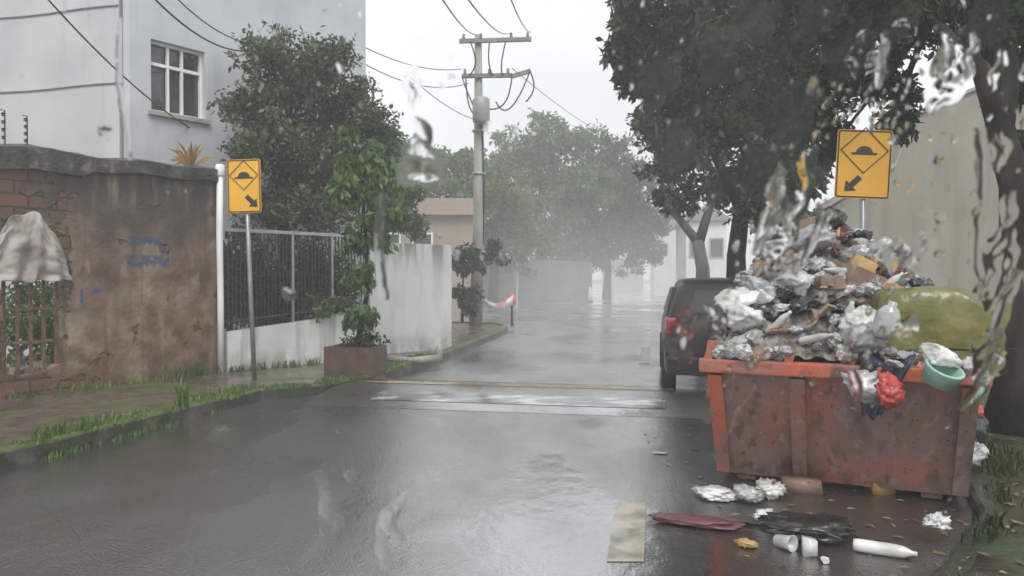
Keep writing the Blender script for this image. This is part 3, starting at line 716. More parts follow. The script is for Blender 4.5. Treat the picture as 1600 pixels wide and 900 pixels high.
MB().tube([(UP.x+.21, UP.y-.06, 2.4), (UP.x+.24, UP.y-.08, 4), (UP.x+.19, UP.y-.08, 6)], .035, 8).build('conduit', M['black_metal'], po, smooth=True)
# overhead wires
def wire(p, q, sag, label, r=.012):
    pts = [p.lerp(q, i/20) - Vector((0, 0, sag*4*(i/20)*(1-i/20))) for i in range(21)]
    tag(MB().tube(pts, r, 5).build('overhead_wire', M['black_metal'], smooth=True), label, 'wire', 'overhead wires')
tl = top_arm[0].lerp(top_arm[1], .3); tr2 = top_arm[0].lerp(top_arm[1], .72); tz = Vector((0, 0, .2))
wire(tl+tz, at(655, -60, 6.5), .25, 'overhead wire rising left from the upper crossarm, the left one of the pair')
wire(tr2+tz, at(690, -60, 6.5), .25, 'overhead wire rising left from the upper crossarm, the right one of the pair')
wire(top_arm[1]+tz, at(760, -110, 6.5), .25, 'overhead wire from the right end of the upper crossarm towards the camera')
wire(low_arm[0]+tz, at(560, 70, 15.3), .2, 'service wire from the lower crossarm down to the pale house, upper one')
wire(low_arm[0]+Vector((.2, 0, -.2)), at(560, 95, 15.3), .3, 'service wire from the lower crossarm down to the pale house, lower one')
wire(at(752, 190, 20.7), at(640, 120, 15), .15, 'thin black wire slanting from below the transformer to the left', .01)
wire(low_arm[1]+tz, at(1010, 230, 52), .6, 'long wire from the lower crossarm over the far trees', .012)
wire(at(60, -20, 9), at(385, 240, 14.3), .35, 'dark cable crossing the pale house corner down to the leafy tree', .012)
wire(at(225, -20, 9), at(440, 60, 15), .5, 'upper drooping cable across the top of the pale house', .014)
wire(at(255, -25, 9), at(470, 40, 15), .55, 'second drooping cable across the top of the pale house', .010)
# bush beside the pole, buff house, dark boundary wall, posts
bs = thing('bush', 'dark round bush beside the foot of the utility pole', 'bush', at(722, 500, 19.5))
MB().tube([at(722, 505, 19.5), at(724, 420, 19.5)], [.05, .02], 6).build('stem', M['bark'], bs)
leaves('foliage', M['leaf_dark'], bs, lobes_to_clumps([lobe(722, 455, 19.5, 24, 700), lobe(728, 410, 19.8, 30, 800), lobe(735, 480, 19.3, 18, 350), lobe(775, 395, 22, 24, 500)]), .15)
bh = thing('buff_house', 'small buff brown house in the trees left of the utility pole', 'house', at(650, 440, 32))
h0_, h1_ = at(560, 440, 32), at(742, 440, 32); zt = CH+(HY-335)/F*32
MB().prism([(h0_.x, 32), (h1_.x, 32), (h1_.x, 37), (h0_.x, 37)], 0, zt).build('wall', mat('buff_plaster', (.25, .20, .15), (.32, .26, .2), 1, .6), bh)
b = MB(); zr = CH+(HY-300)/F*32
b.add([(h0_.x-.3, 31.6, zt-.05), (h1_.x+.3, 31.6, zt-.05), (h1_.x+.3, 37.4, zt-.05), (h0_.x-.3, 37.4, zt-.05), (h0_.x-.3, 34.5, zr), (h1_.x+.3, 34.5, zr)], [(0, 1, 5, 4), (2, 3, 4, 5), (0, 4, 3), (1, 2, 5), (3, 2, 1, 0)])
b.build('roof', mat('clay_roof', (.15, .10, .075), (.21, .15, .11), 5, .6), bh)
for px in (610, 660):
    p = at(px, 380, 31.97); f_ = MB().box(p, (.9, .05, .9)).build('window', M['white_paint'], bh); MB().box(p+Vector((0, -.03, 0)), (.76, .02, .76)).build('pane', glass, f_)
dwl = MB(); q0, q1 = at(700, 470, 44), at(925, 470, 47)
dwl.prism([(q0.x, 44), (q1.x, 47), (q1.x, 47.25), (q0.x, 44.25)], 0, lambda p: 2.75 if p[0] < 2 else 2.5)
tag(dwl.build('boundary_wall', mat('dark_grey_wall', (.09, .085, .08), (.16, .15, .14), 1.2, .6, bump=.3)), 'long dark grey boundary wall under the trees across the junction', 'wall')
sp_ = thing('street_name_post', 'thin pale post with a small plate in front of the dark wall', 'post', at(808, 468, 42))
MB().tube([(sp_.location.x, 42, 0), (sp_.location.x, 42, 3.2)], .045, 8).build('post', M['white_paint'], sp_); MB().box((sp_.location.x, 41.94, 3.1), (.55, .02, .28)).build('plate', M['grey_metal'], sp_)
pk = mat('pink_cloth', (.50, .08, .10), (.62, .16, .17), 4, .5); 
pp_ = at(800, 505, 22.6); pp_.z = 0
tag(MB().lathe([(.07, 0), (.05, .05), (.035, .5), (.035, .78)], pp_, 8).build('short_post', M['black_metal'], smooth=True), 'short dark post standing in the road right of the utility pole', 'post')
b = MB(); vs = []
for i in range(15):
    q = i/14; p = at(757, 468, 20.8).lerp(at(802, 468, 22.5), q); p.z -= .22*4*q*(1-q)*(1.1-q*.5); wd_ = .05+.09*q
    vs += [p+Vector((0, -.03, wd_)), p+Vector((0, .03*math.sin(i), -wd_))]
b.add(vs, [(2*i, 2*i+1, 2*i+3, 2*i+2) for i in range(14)])
o = b.build('barrier_tape', mat('pink_white_tape', (.72, .66, .65), (.6, .2, .22), .9, .45, ramp=(.5, .56)), smooth=True); o.modifiers.new('t', 'SOLIDIFY').thickness = .01
tag(o, 'sagging white tape tied between the utility pole and the short dark post', 'tape')
rg = MB(); rg.lathe([(.03, 0), (.12, .05), (.15, .18), (.10, .32), (.03, .36)], (pp_.x, pp_.y, .62), 9)
rg.v = [(v[0]+.03*noise.noise(Vector(v)*9), v[1], v[2]+.04*noise.noise(Vector(v)*7)) for v in rg.v]
tag(rg.build('pink_rag', pk, smooth=True), 'pink red rag knotted on top of the short dark post', 'rag')
cn = at(922, 470, 46); cn.z = .01
ct = thing('traffic_cone', 'small pale cone at the corner of the dark boundary wall', 'cone', cn)
MB().lathe([(.17, .04), (.05, .9), (.03, .92)], cn, 12).build('cone', M['white_paint'], ct, smooth=True); MB().box(cn+Vector((0, 0, .02)), (.46, .46, .04)).build('base', M['black_metal'], ct)

# centre trees
GR = 'trees beyond the junction'
def far_tree(label, px, Y, lobes_, leaf, size=.34):
    b_ = at(px, 470, Y); tree('spreading_tree', label, [(b_.x, Y, 0, .28), (b_.x+.1, Y, 2.2, .22), (b_.x, Y, 4.0, .16)], [lobe(x, y, Y+random.uniform(-1.5, 1.5), r*1.12, int(n*1.9)) for x, y, r, n in lobes_], size, leaf, M['bark'], GR, per=60, cs=.26)
far_tree('tall grey green spreading tree behind the dark wall, topmost of the far crowns', 850, 50, [(850, 215, 42, 1400), (800, 240, 40, 1200), (905, 240, 45, 1300), (840, 290, 52, 1500), (910, 300, 48, 1300), (770, 260, 34, 900), (860, 350, 50, 1200), (880, 390, 44, 1000)], M['leaf_mid'])
far_tree('lighter green tree right behind the utility pole', 770, 40, [(765, 300, 42, 1200), (800, 340, 48, 1400), (730, 260, 30, 700), (760, 370, 44, 1200), (830, 375, 34, 900), (720, 330, 34, 800), (800, 400, 36, 700)], M['leaf_lime'], .28)
far_tree('dark green tree overhanging the far end of the street', 948, 52, [(950, 255, 46, 1500), (985, 290, 44, 1400), (955, 340, 54, 1900), (1010, 345, 40, 1300), (925, 385, 46, 1500), (985, 385, 44, 1400), (905, 340, 40, 1100)], M['leaf_dark'])
far_tree('olive tree behind the buff house left of the utility pole', 680, 38, [(670, 250, 38, 1000), (640, 280, 36, 900), (705, 290, 36, 900), (615, 240, 28, 600), (690, 330, 30, 600)], M['leaf_mid'], .28)

# ------------------------------------------------------------------ right: far houses, trees, building
wm_ = mat('far_white_wall', (.60, .60, .59), (.72, .72, .70), .6, .6)
def far_house(name, label, px0, px1, Y, top, roof, m):
    a_, b_ = at(px0, 430, Y), at(px1, 430, Y); zt = CH+(HY-top)/F*Y; zr = CH+(HY-roof)/F*Y
    h = thing(name, label, 'house', ((a_.x+b_.x)/2, Y, 0))
    MB().prism([(a_.x, Y), (b_.x, Y), (b_.x+1, Y+7), (a_.x+1, Y+7)], 0, zt).build('wall', m, h)
    q = MB(); xm = (a_.x+b_.x)/2
    q.add([(a_.x-.3, Y-.3, zt), (b_.x+.3, Y-.3, zt), (b_.x+1.3, Y+7.3, zt), (a_.x+.7, Y+7.3, zt), (xm, Y-.3, zr), (xm+1, Y+7.3, zr)], [(0, 1, 4), (1, 2, 5, 4), (2, 3, 5), (3, 0, 4, 5), (3, 2, 1, 0)])
    q.build('roof', mat('wet_roof', (.22, .20, .19), (.30, .28, .27), 3, .4), h)
    n = max(1, int((px1-px0)/28))
    for k in range(n):
        p = at(px0+(px1-px0)*(k+.5)/n, (top+430)/2, Y-.02); f_ = MB().box(p, (.8, .06, 1.1)).build('window', M['concrete'], h); MB().box(p+Vector((0, -.035, 0)), (.64, .02, .94)).build('pane', glass, f_)
far_house('far_house', 'hazy white gabled house straight at the end of the street', 1022, 1078, 60, 350, 330, wm_)
far_house('far_house', 'hazy pale house behind the forked trunk on the right side', 1072, 1135, 40, 345, 318, wm_)
far_house('far_house', 'low grey white house at the far end of the road, left of the gabled one', 940, 1005, 90, 412, 402, M['concrete'])

TG = 'street trees along the right verge'
Y = 16.5; tb = at(1098, 470, Y); tb.z = .08
tree('street_tree', 'street tree with a forked leaning trunk beyond the parked car', [(*tb, .17), (*at(1098, 420, Y), .15), (*at(1090, 375, Y), .13)],
     [lobe(1040, 250, Y, 45, 1500), lobe(1090, 220, Y, 55, 1700), lobe(1020, 200, Y+.5, 34, 900), lobe(1120, 290, Y, 48, 1300), lobe(1050, 310, Y, 36, 800), lobe(1060, 150, Y, 55, 1500), lobe(1000, 100, Y, 36, 900)], .17, M['leaf_dark'], M['bark_grey'], TG,
     limbs=[[(*at(1090, 378, Y), .11), (*at(1055, 335, Y), .08), (*at(1035, 290, Y), .05)], [(*at(1092, 378, Y), .12), (*at(1110, 320, Y), .09), (*at(1110, 260, Y), .05)]])
Y = 12.2; tb = at(1152, 470, Y); tb.z = .08
tree('street_tree', 'street tree with dark upright trunk rising behind the rubbish heap', [(*tb, .17), (*at(1150, 400, Y), .15), (*at(1158, 330, Y), .13), (*at(1165, 240, Y), .10)],
     [lobe(1130, 90, Y, 85, 3000), lobe(1040, 60, Y, 62, 1900), lobe(1000, 120, Y, 36, 1000), lobe(990, 20, Y, 45, 1100), lobe(1200, 150, Y, 75, 2400), lobe(1120, 200, Y, 60, 1800), lobe(1060, 150, Y, 48, 1400), lobe(1190, 240, Y, 52, 1400), lobe(1240, 70, Y, 80, 2400), lobe(1170, 10, Y, 80, 2200), lobe(1080, -20, Y, 70, 1700), lobe(1230, 210, Y, 46, 1500), lobe(1215, 300, Y, 40, 1200), lobe(1180, 330, Y-.5, 30, 700), lobe(1255, 270, Y, 34, 900), lobe(970, 70, Y, 30, 700)],
     .15, M['leaf_dark'], M['bark'], TG, limbs=[[(*at(1158, 330, Y), .10), (*at(1110, 230, Y), .07), (*at(1060, 140, Y), .04)], [(*at(1160, 300, Y), .10), (*at(1200, 220, Y), .07), (*at(1240, 110, Y), .04)]])
Y = 6.6; tb = at(1590, 640, Y); tb.z = .08
tree('street_tree', 'large dark street tree nearest the camera at the right edge, crooked trunk', [(*tb, .24), (*at(1592, 580, Y), .17), (*at(1578, 500, Y), .14), (*at(1572, 430, Y), .13), (*at(1588, 360, Y), .14), (*at(1585, 290, Y), .13), (*at(1560, 200, Y), .12), (*at(1568, 120, Y), .12), (*at(1560, 40, Y), .10)],
     [lobe(1330, 40, Y+1, 80, 1500), lobe(1420, 20, Y+1, 80, 1600), lobe(1520, -30, Y+.5, 90, 1600), lobe(1300, 130, Y+1.5, 62, 1200), lobe(1250, 10, Y+1.5, 70, 1300), lobe(1580, 60, Y, 50, 700), lobe(1280, 190, Y+1.8, 44, 800), lobe(1400, 150, Y+1.5, 30, 420), lobe(1590, 230, Y+.4, 34, 380), lobe(1400, -50, Y, 90, 1500), lobe(1400, 190, Y+1.4, 28, 600), lobe(1375, 120, Y+1.4, 34, 600), lobe(1560, 20, Y+.6, 60, 1400), lobe(1585, 130, Y+.3, 34, 700), lobe(1300, 230, Y+2, 30, 500)],
     .10, M['leaf_dark'], M['bark'], TG, limbs=[[(*at(1562, 200, Y), .11), (*at(1530, 110, Y), .08), (*at(1450, 30, Y+.5), .04)], [(*at(1572, 420, Y), .08), (*at(1600, 330, Y), .06), (*at(1640, 250, Y), .04)], [(*at(1560, 180, Y), .08), (*at(1600, 90, Y), .06), (*at(1620, -20, Y), .04)]])

rb_ = thing('boundary_wall', 'tall grey beige rendered wall with a sloping top behind the orange skip', 'wall', at(1450, 500, 11.5))
rm = mat('grey_beige_render', (.235, .22, .18), (.29, .272, .225), .9, .6, bump=.2, bscale=20)
over(rm, (.20, .19, .17), lambda t: n_noise(t, 2, (2, 2, .2), .5, .7, gain=.6))
over(rm, (.15, .14, .115), lambda t: n_math(t, 'MULTIPLY', n_noise(t, 1.6, (1.4, 2, .35), .54, .74, off=(6, 2, 0), detail=9), .6))
over(rm, (.34, .33, .29), lambda t: n_noise(t, .8, lo=.52, hi=.56, gain=.45, off=(1, 7, 0), detail=9))
Y0 = 11.5
pr = [(1282, 330), (1395, 262), (1425, 182), (1512, 146), (1640, 100)]
poly = [(at(1282, 0, Y0).x, 0)] + [(at(2100, 0, Y0).x, 0), (at(2100, 0, Y0).x, CH+(HY-100)/F*Y0)] + [(at(x, 0, Y0).x, CH+(HY-y)/F*Y0) for x, y in reversed(pr)]
b = MB(); b.plate(poly, Y0, Y0+.25); b.build('wall', rm, rb_)
b = MB()
cp = [at(x, y, Y0) for x, y in pr]+[at(2100, 100, Y0)]
vs = []
for p in cp: vs += [(p.x, Y0-.06, p.z+.005), (p.x, Y0-.06, p.z+.06), (p.x, Y0+.31, p.z+.06), (p.x, Y0+.31, p.z+.005)]
b.add(vs, [(i*4+k, i*4+(k+1) % 4, (i+1)*4+(k+1) % 4, (i+1)*4+k) for i in range(len(cp)-1) for k in range(4)] + [(0, 1, 2, 3), tuple(range(len(vs)-4, len(vs)))])
b.build('coping', M['concrete'], rb_)

# ------------------------------------------------------------------ parked dark car
carm = mat('dark_car_paint', (.012, .009, .009), (.02, .015, .014), 3, .35, coat=.15, spec=.3)
tyre = mat('tyre', (.012, .012, .012), (.02, .02, .02), 8, .7); rim = mat('rim', (.35, .36, .37), (.42, .43, .44), 4, .3, metal=.9)
redl = mat('tail_red', (.30, .012, .015), (.38, .02, .02), 6, .12, coat=.8)
cr_ = Vector((1.78, 8.75, .004)); cang = math.atan2(-HEAD, 1)
car = thing('parked_car', 'dark hatchback with red tail lights parked beyond the orange skip', 'car', cr_, cang)
CW = 1.66                                                   # local: x right 0..CW from the left flank, y forward from the rear bumper
prof = [(.02, .30), (0, .50), (.03, .78), (.06, .92), (.16, 1.20), (.32, 1.40), (.60, 1.45), (1.6, 1.47), (2.1, 1.40), (2.75, 1.02), (3.5, .90), (3.85, .74), (3.9, .45), (3.85, .25), (3.4, .2), (.5, .2)]
def sec(pr_, inset): 
    return [(y + (.0 if True else 0), z) for y, z in pr_]
b = MB(); lay = []
for x, k in ((.0, 0.), (.06, .55), (.22, .85), (.45, 1), (CW-.45, 1), (CW-.22, .85), (CW-.06, .55), (CW, 0.)):
    ring = []
    for y, z in prof:
        tum = max(0, z-.85)*.30                              # tumblehome of the cabin
        xx = x + (tum if x < CW/2 else -tum)*(1 if x < .1 or x > CW-.1 else .75)
        yy = 1.95 + (y-1.95)*(1-.055*(1-k)); zz = z - (1-k)*.05*(1 if z > .5 else -1)
        ring.append((xx, yy, zz))
    lay.append(ring)
n = len(prof); vs = [p for r_ in lay for p in r_]
fs = [(i*n+k, i*n+(k+1) % n, (i+1)*n+(k+1) % n, (i+1)*n+k) for i in range(len(lay)-1) for k in range(n)] + [tuple(range(n)), tuple(range((len(lay)-1)*n, len(lay)*n))]
o = b.add(vs, fs).build('body', carm, car, smooth=True, local=True); o.modifiers.new('s', 'SUBSURF').render_levels = 2
body = o
cg = mat('car_glass', (.018, .017, .016), (.03, .028, .026), 2, .3, spec=.12)
MB().add([(.30, .045, .95), (CW-.30, .045, .95), (CW-.40, .235, 1.30), (.40, .235, 1.30), (.30, .075, .95), (CW-.30, .075, .95), (CW-.40, .265, 1.30), (.40, .265, 1.30)], [(0, 1, 2, 3), (7, 6, 5, 4), (0, 4, 5, 1), (1, 5, 6, 2), (2, 6, 7, 3), (3, 7, 4, 0)]).build('rear_window', cg, car, local=True)
for sx in (0, 1):
    X = lambda x: x if not sx else CW-x
    MB().add([(X(.045), .62, .97), (X(.045), 2.35, .99), (X(.135), 1.95, 1.33), (X(.135), .75, 1.33), (X(.09), .62, .97), (X(.09), 2.35, .99), (X(.18), 1.95, 1.33), (X(.18), .75, 1.33)], [(0, 1, 2, 3), (7, 6, 5, 4), (0, 4, 5, 1), (1, 5, 6, 2), (2, 6, 7, 3), (3, 7, 4, 0)]).build('side_window', cg, car, local=True)
    tl_ = MB().box((X(.16), .03, .88), (.25, .12, .20)).build('tail_light', redl, car, local=True, bevel=.03)
    MB().box((X(.20), -.033, .88), (.13, .01, .12)).build('lens', cg, tl_, local=True)
    for y in (.75, 3.15):
        wh = MB(); wx = X(.09); sgn = -1 if not sx else 1
        prf = [(.17, -.09), (.28, -.085), (.30, -.05), (.30, .05), (.28, .085), (.17, .09)]
        nn2 = 20; vs = [(wx+u, y+r_*math.cos(2*math.pi*k/nn2), .30+r_*math.sin(2*math.pi*k/nn2)) for r_, u in prf for k in range(nn2)]
        wh.add(vs, [(i*nn2+k, i*nn2+(k+1) % nn2, (i+1)*nn2+(k+1) % nn2, (i+1)*nn2+k) for i in range(5) for k in range(nn2)])
        w_o = wh.build('wheel', tyre, car, smooth=True, local=True)
        rr_ = MB(); vs = [(wx+sgn*u, y+r_*math.cos(2*math.pi*k/nn2), .30+r_*math.sin(2*math.pi*k/nn2)) for r_, u in ((.175, .07), (.15, .05), (.04, .075), (.01, .08)) for k in range(nn2)]
        rr_.add(vs, [(i*nn2+k, i*nn2+(k+1) % nn2, (i+1)*nn2+(k+1) % nn2, (i+1)*nn2+k) for i in range(3) for k in range(nn2)]).build('rim', rim, w_o, smooth=True, local=True)
MB().box((CW/2, -.03, .42), (CW-.10, .12, .22)).build('rear_bumper', carm, car, local=True, bevel=.03)
MB().box((CW/2, .0, .70), (.42, .03, .14)).build('number_plate', M['grey_metal'], car, local=True)

# ------------------------------------------------------------------ orange skip
om = mat('worn_orange_paint', (.30, .085, .055), (.40, .12, .08), 2.5, .3, .5, bump=1., bscale=5, spec=.5, coat=.25)
over(om, (.20, .13, .11), lambda t: n_noise(t, 1.9, (1, 1, .7), .36, .52, detail=10, gain=.92))
over(om, (.30, .26, .23), lambda t: n_noise(t, 6, (2.5, 2.5, .22), .55, .66, detail=9, off=(7, 4, 1), gain=.55))
over(om, (.06, .03, .02), lambda t: n_noise(t, 5, (3, 3, .16), .58, .68, detail=7, off=(2, 9, 1), gain=.7))
over(om, (.05, .028, .02), lambda t: n_noise(t, 26, (1, 1, 1), .66, .70, detail=6, gain=.8))
over(om, (.09, .05, .035), lambda t: n_noise(t, 4, (1.5, 1.5, .4), .55, .68, detail=8, off=(2, 4, 1), gain=.8))
orim = mat('bright_orange_rim', (.40, .085, .042), (.48, .115, .06), 4, .35, bump=.4)
over(orim, (.20, .13, .11), lambda t: n_noise(t, 2.5, lo=.46, hi=.62, gain=.8, detail=9))
over(orim, (.09, .05, .04), lambda t: n_noise(t, 7, lo=.54, hi=.66, gain=.85))
# local frame: x across (0..SW, left to right), y along (front lip = 0 at the top), z up
SW, SH, SLn = 1.56, .86, 2.75
so_ = Vector((1.30, 4.92, .01)); sang = R(-24)
sk = thing('rubbish_skip', 'worn orange steel skip heaped with rubbish at the kerb', 'skip', so_, sang)
T0 = .05
def shell(zt, xin, f0, f1): return [(xin, f0, zt), (SW-xin, f0, zt), (SW-xin, f1, zt), (xin, f1, zt)]
FL_ = .46                                                    # how far the sloping ends lean out
outb, outt = shell(.045, .03, FL_, SLn-FL_), shell(SH, 0, 0, SLn)
inb, int_ = shell(.14, .08, FL_+.05, SLn-FL_-.05), shell(SH, .04, .045, SLn-.045)
b = MB(); vs = outb+outt+inb+int_
fs = [(3, 2, 1, 0)] + [(i, (i+1) % 4, 4+(i+1) % 4, 4+i) for i in range(4)] + [(4+i, 4+(i+1) % 4, 12+(i+1) % 4, 12+i) for i in range(4)] + [(8+(i+1) % 4, 8+i, 12+i, 12+(i+1) % 4) for i in range(4)] + [(8, 9, 10, 11)]
b.add(vs, fs).build('body', om, sk, local=True)
for (c, d) in (((SW/2, .01, SH+.002), (SW+.10, .09, .09)), ((SW/2, SLn-.01, SH+.002), (SW+.10, .09, .09)), ((.0, SLn/2, SH+.001), (.09, SLn-.115, .085)), ((SW, SLn/2, SH+.001), (.09, SLn-.115, .085))):
    MB().box(c, d).build('rim', orim, sk, local=True, bevel=.012)
def front(u, z, o=0.):                                       # a point on the sloping front face
    q = (z-.045)/(SH-.045); return Vector((u, FL_*(1-q)-o, z))
for u in (.05, SW*.36, SW-.05):
    b = MB(); w_ = .045
    b.add([front(u-w_, .06, .004), front(u+w_, .06, .004), front(u+w_, .80, .004), front(u-w_, .80, .004), front(u-w_, .06, .05), front(u+w_, .06, .05), front(u+w_, .80, .05), front(u-w_, .80, .05)],
          [(3, 2, 1, 0), (4, 5, 6, 7), (0, 1, 5, 4), (1, 2, 6, 5), (2, 3, 7, 6), (3, 0, 4, 7)]); b.build('rib', orim if u < .1 else om, sk, local=True)
for x in (-.03, SW+.03):
    for y in (.75, 2.0):
        MB().tube([(x-.02, y, .55), (x+.02, y, .55), (x+(.09 if x > 0 else -.09), y, .55)], .045, 10).build('lifting_pin', orim, sk, local=True)
for u in (.02, .52): MB().box((u, .01, SH+.10), (.05, .06, .13), Matrix.Rotation(.2, 3, 'Y')).build('lug', orim, sk, local=True)
for x in (.2, SW-.2): MB().box((x, SLn/2, .022), (.12, SLn-2*FL_-.05, .036)).build('skid', M['rust'], sk, local=True)
# tall far end of the skip
MB().box((SW/2, SLn+.02, SH+.18), (SW, .05, .27)).build('end_board', orim, sk, local=True, bevel=.01)
sM = Matrix.Translation(so_) @ Matrix.Rotation(sang, 4, 'Z')
def skp(u, y, z): return sM @ Vector((u, y, z))

# rubbish
def hmap(u, y):
    a_ = math.exp(-((u-.80)/.62)**2-((y-1.30)/.95)**2)*.92; b_ = math.exp(-((u-.25)/.45)**2-((y-.8)/.9)**2)*.34
    e = min(1, min(u-.0, SW-u)/.22+.3, (y+.0)/.3+.3, (SLn-y)/.3+.2)
    return SH - .06 + (a_+b_)*max(0, e) + .03
hb_ = MB(); nu, nv = 40, 60; vs = []
for j in range(nv+1):
    for i in range(nu+1):
        u, y = .06+(SW-.12)*i/nu, .06+(SLn-.12)*j/nv
        vs.append(skp(u, y, hmap(u, y) - .04 + .06*noise.turbulence(Vector((u*6, y*6, 0)), 4, True)))
hb_.add(vs, [(j*(nu+1)+i, j*(nu+1)+i+1, (j+1)*(nu+1)+i+1, (j+1)*(nu+1)+i) for j in range(nv) for i in range(nu)])
tm = mat('mixed_trash', (.05, .042, .036), (.30, .28, .26), 18, .4, .7, bump=.8, bscale=60, detail=8)
tag(hb_.build('rubbish_mass', tm), 'loose dark rubbish filling the orange skip under the bags', 'rubbish', kind='stuff')
def crumple(seed, sx, sy, sz, facets=16, rough_=.16, sub=4):
    rnd = random.Random(seed); bm = bmesh.new(); bmesh.ops.create_icosphere(bm, subdivisions=sub, radius=1)
    pl = [(Vector((rnd.gauss(0, 1), rnd.gauss(0, 1), rnd.gauss(0, 1))).normalized(), rnd.uniform(.55, .9)) for _ in range(facets)]
    o_ = Vector((rnd.random()*50, rnd.random()*50, 0))
    for v in bm.verts:
        p = v.co.copy()
        for n_, d in pl:
            k = p.dot(n_)-d
            if k > 0: p -= n_*k
        q = v.co*1.6+o_
        r = 1 - rough_*2*abs(noise.noise(q)) - rough_*1.3*abs(noise.noise(q*2.3)) - rough_*1.1*abs(noise.noise(q*4.7)) - rough_*.7*abs(noise.noise(q*9.5))
        p *= r + rough_; v.co = Vector((p.x*sx, p.y*sy, p.z*sz))
    b = MB(); bm.verts.index_update(); b.add([v.co[:] for v in bm.verts], [[v.index for v in f.verts] for f in bm.faces]); bm.free(); return b
def plast(name, c, c2=None, r_=.25, tr=0): return mat(name, c, c2, 5, r_, bump=.3, bscale=25, coat=.3)
PL = {'white': plast('white_plastic', (.42, .41, .385), (.70, .70, .685)), 'grey': plast('grey_plastic', (.22, .22, .23), (.38, .38, .39)), 'brown': plast('brown_card', (.17, .11, .075), (.28, .19, .13), .6),
      'black': plast('black_plastic', (.012, .012, .013), (.03, .03, .03), .18), 'red': plast('red_plastic', (.36, .03, .03), (.45, .06, .05)), 'blue': plast('pale_blue_plastic', (.25, .38, .45), (.40, .52, .58)),
      'ochre': plast('ochre_card', (.36, .22, .07), (.46, .30, .11), .6), 'maroon': plast('cloth_scrap', (.09, .025, .03), (.14, .045, .05), .5), 'pink': plast('pink_plastic', (.45, .22, .22), (.55, .32, .31)), 'green': plast('pale_green_plastic', (.24, .42, .34), (.34, .52, .43)),
      'navy': plast('navy_cloth', (.010, .014, .035), (.02, .026, .055), .6), 'olive': plast('olive_tarpaulin', (.10, .098, .018), (.17, .16, .035), .3), 'clear': plast('clear_plastic', (.26, .26, .25), (.50, .51, .51), .12)}
KINDS = [('plastic_bag', 'white', 'white crumpled plastic bag in the heap on the orange skip', 'bag', 30), ('plastic_bag', 'grey', 'grey crumpled plastic bag in the heap on the orange skip', 'bag', 64), ('cardboard_scrap', 'brown', 'crushed brown cardboard in the heap on the orange skip', 'cardboard', 48),
         ('bin_bag', 'black', 'black bin bag in the heap on the orange skip', 'bag', 24), ('plastic_scrap', 'red', 'small red plastic scrap in the heap on the orange skip', 'scrap', 7), ('plastic_scrap', 'blue', 'pale blue plastic scrap in the heap on the orange skip', 'scrap', 8),
         ('cardboard_scrap', 'ochre', 'ochre card scrap near the top of the heap on the orange skip', 'cardboard', 9), ('cloth_scrap', 'maroon', 'dark maroon cloth in the heap on the orange skip', 'cloth', 16), ('plastic_scrap', 'pink', 'pale pink plastic scrap in the heap on the orange skip', 'scrap', 7), ('plastic_wrap', 'clear', 'crumpled clear plastic wrapping in the heap on the orange skip', 'wrapping', 70)]
def boxy(seed, sx, sy, sz, p=4.5, rough_=.05):
    bm = bmesh.new(); bmesh.ops.create_icosphere(bm, subdivisions=5, radius=1); o_ = Vector((seed, seed*.7, 0))
    for v in bm.verts:
        c = v.co; k = (abs(c.x)**p+abs(c.y)**p+abs(c.z)**p)**(-1/p); q = c*k
        f = 1 - rough_*2.2*abs(noise.noise(q*1.5+o_)) - rough_*1.4*abs(noise.noise(Vector((q.x*3.1+q.z, q.y*2, q.z*2.6-q.x))+o_)) - rough_*.8*abs(noise.noise(q*7+o_)); q *= f
        v.co = Vector((q.x*sx*(1-.10*q.z), q.y*sy, q.z*sz + .06*sz*math.sin(q.x*3+1)))
    b = MB(); bm.verts.index_update(); b.add([v.co[:] for v in bm.verts], [[v.index for v in f.verts] for f in bm.faces]); bm.free(); return b
def flat_scrap(seed, s):
    rnd = random.Random(seed); b = MB(); n = 7; vs = []; o_ = rnd.random()*99
    for j in range(n+1):
        for i in range(n+1):
            x, y = (i/n-.5)*s, (j/n-.5)*s*.7
            vs.append((x+.1*s*noise.noise(Vector((x*9/s*.2, y*9/s*.2, o_))), y, s*.34*noise.noise(Vector((x*3/s, y*3/s, o_)))+s*.12*noise.noise(Vector((x*7/s, y*7/s, o_+5)))))
    top = b.add(vs, [(j*(n+1)+i, j*(n+1)+i+1, (j+1)*(n+1)+i+1, (j+1)*(n+1)+i) for j in range(n) for i in range(n)])
    n_ = len(vs); b.add([(v[0], v[1], v[2]-.006) for v in vs], [((j+1)*(n+1)+i, (j+1)*(n+1)+i+1, j*(n+1)+i+1, j*(n+1)+i) for j in range(n) for i in range(n)])
    return b
def bottle_mb(r, h):
    b = MB().lathe([(.004, -h/2), (r*.9, -h/2+.004), (r, -h*.4), (r*.96, 0), (r, h*.16), (r*.8, h*.28), (r*.38, h*.40), (r*.38, h*.5), (.004, h*.5)], n=12)
    b.v = [(v[0]*(1+.12*math.sin(v[2]*60)), v[1]*.85, v[2]) for v in b.v]; return b
def carton_mb(seed, x, y, z):
    b = MB().box((0, 0, 0), (x, y, z)); b.v = [(v[0]+.16*x*noise.noise(Vector(v)*9+Vector((seed, 0, 0))), v[1]+.16*y*noise.noise(Vector(v)*9+Vector((0, seed, 0))), v[2]*(1+.3*noise.noise(Vector((v[0]*9, v[1]*9, seed))))) for v in b.v]; return b
slots = []
for _ in range(20000):
    u, y = random.uniform(.04, SW-.04), random.uniform(.05, SLn-.35)
    if random.random() > 1.15-.28*y: continue
    if all((u-a_)**2+(y-b_)**2 > .078**2 for a_, b_ in slots): slots.append((u, y))
    if len(slots) >= 285: break
random.shuffle(slots); si = 0
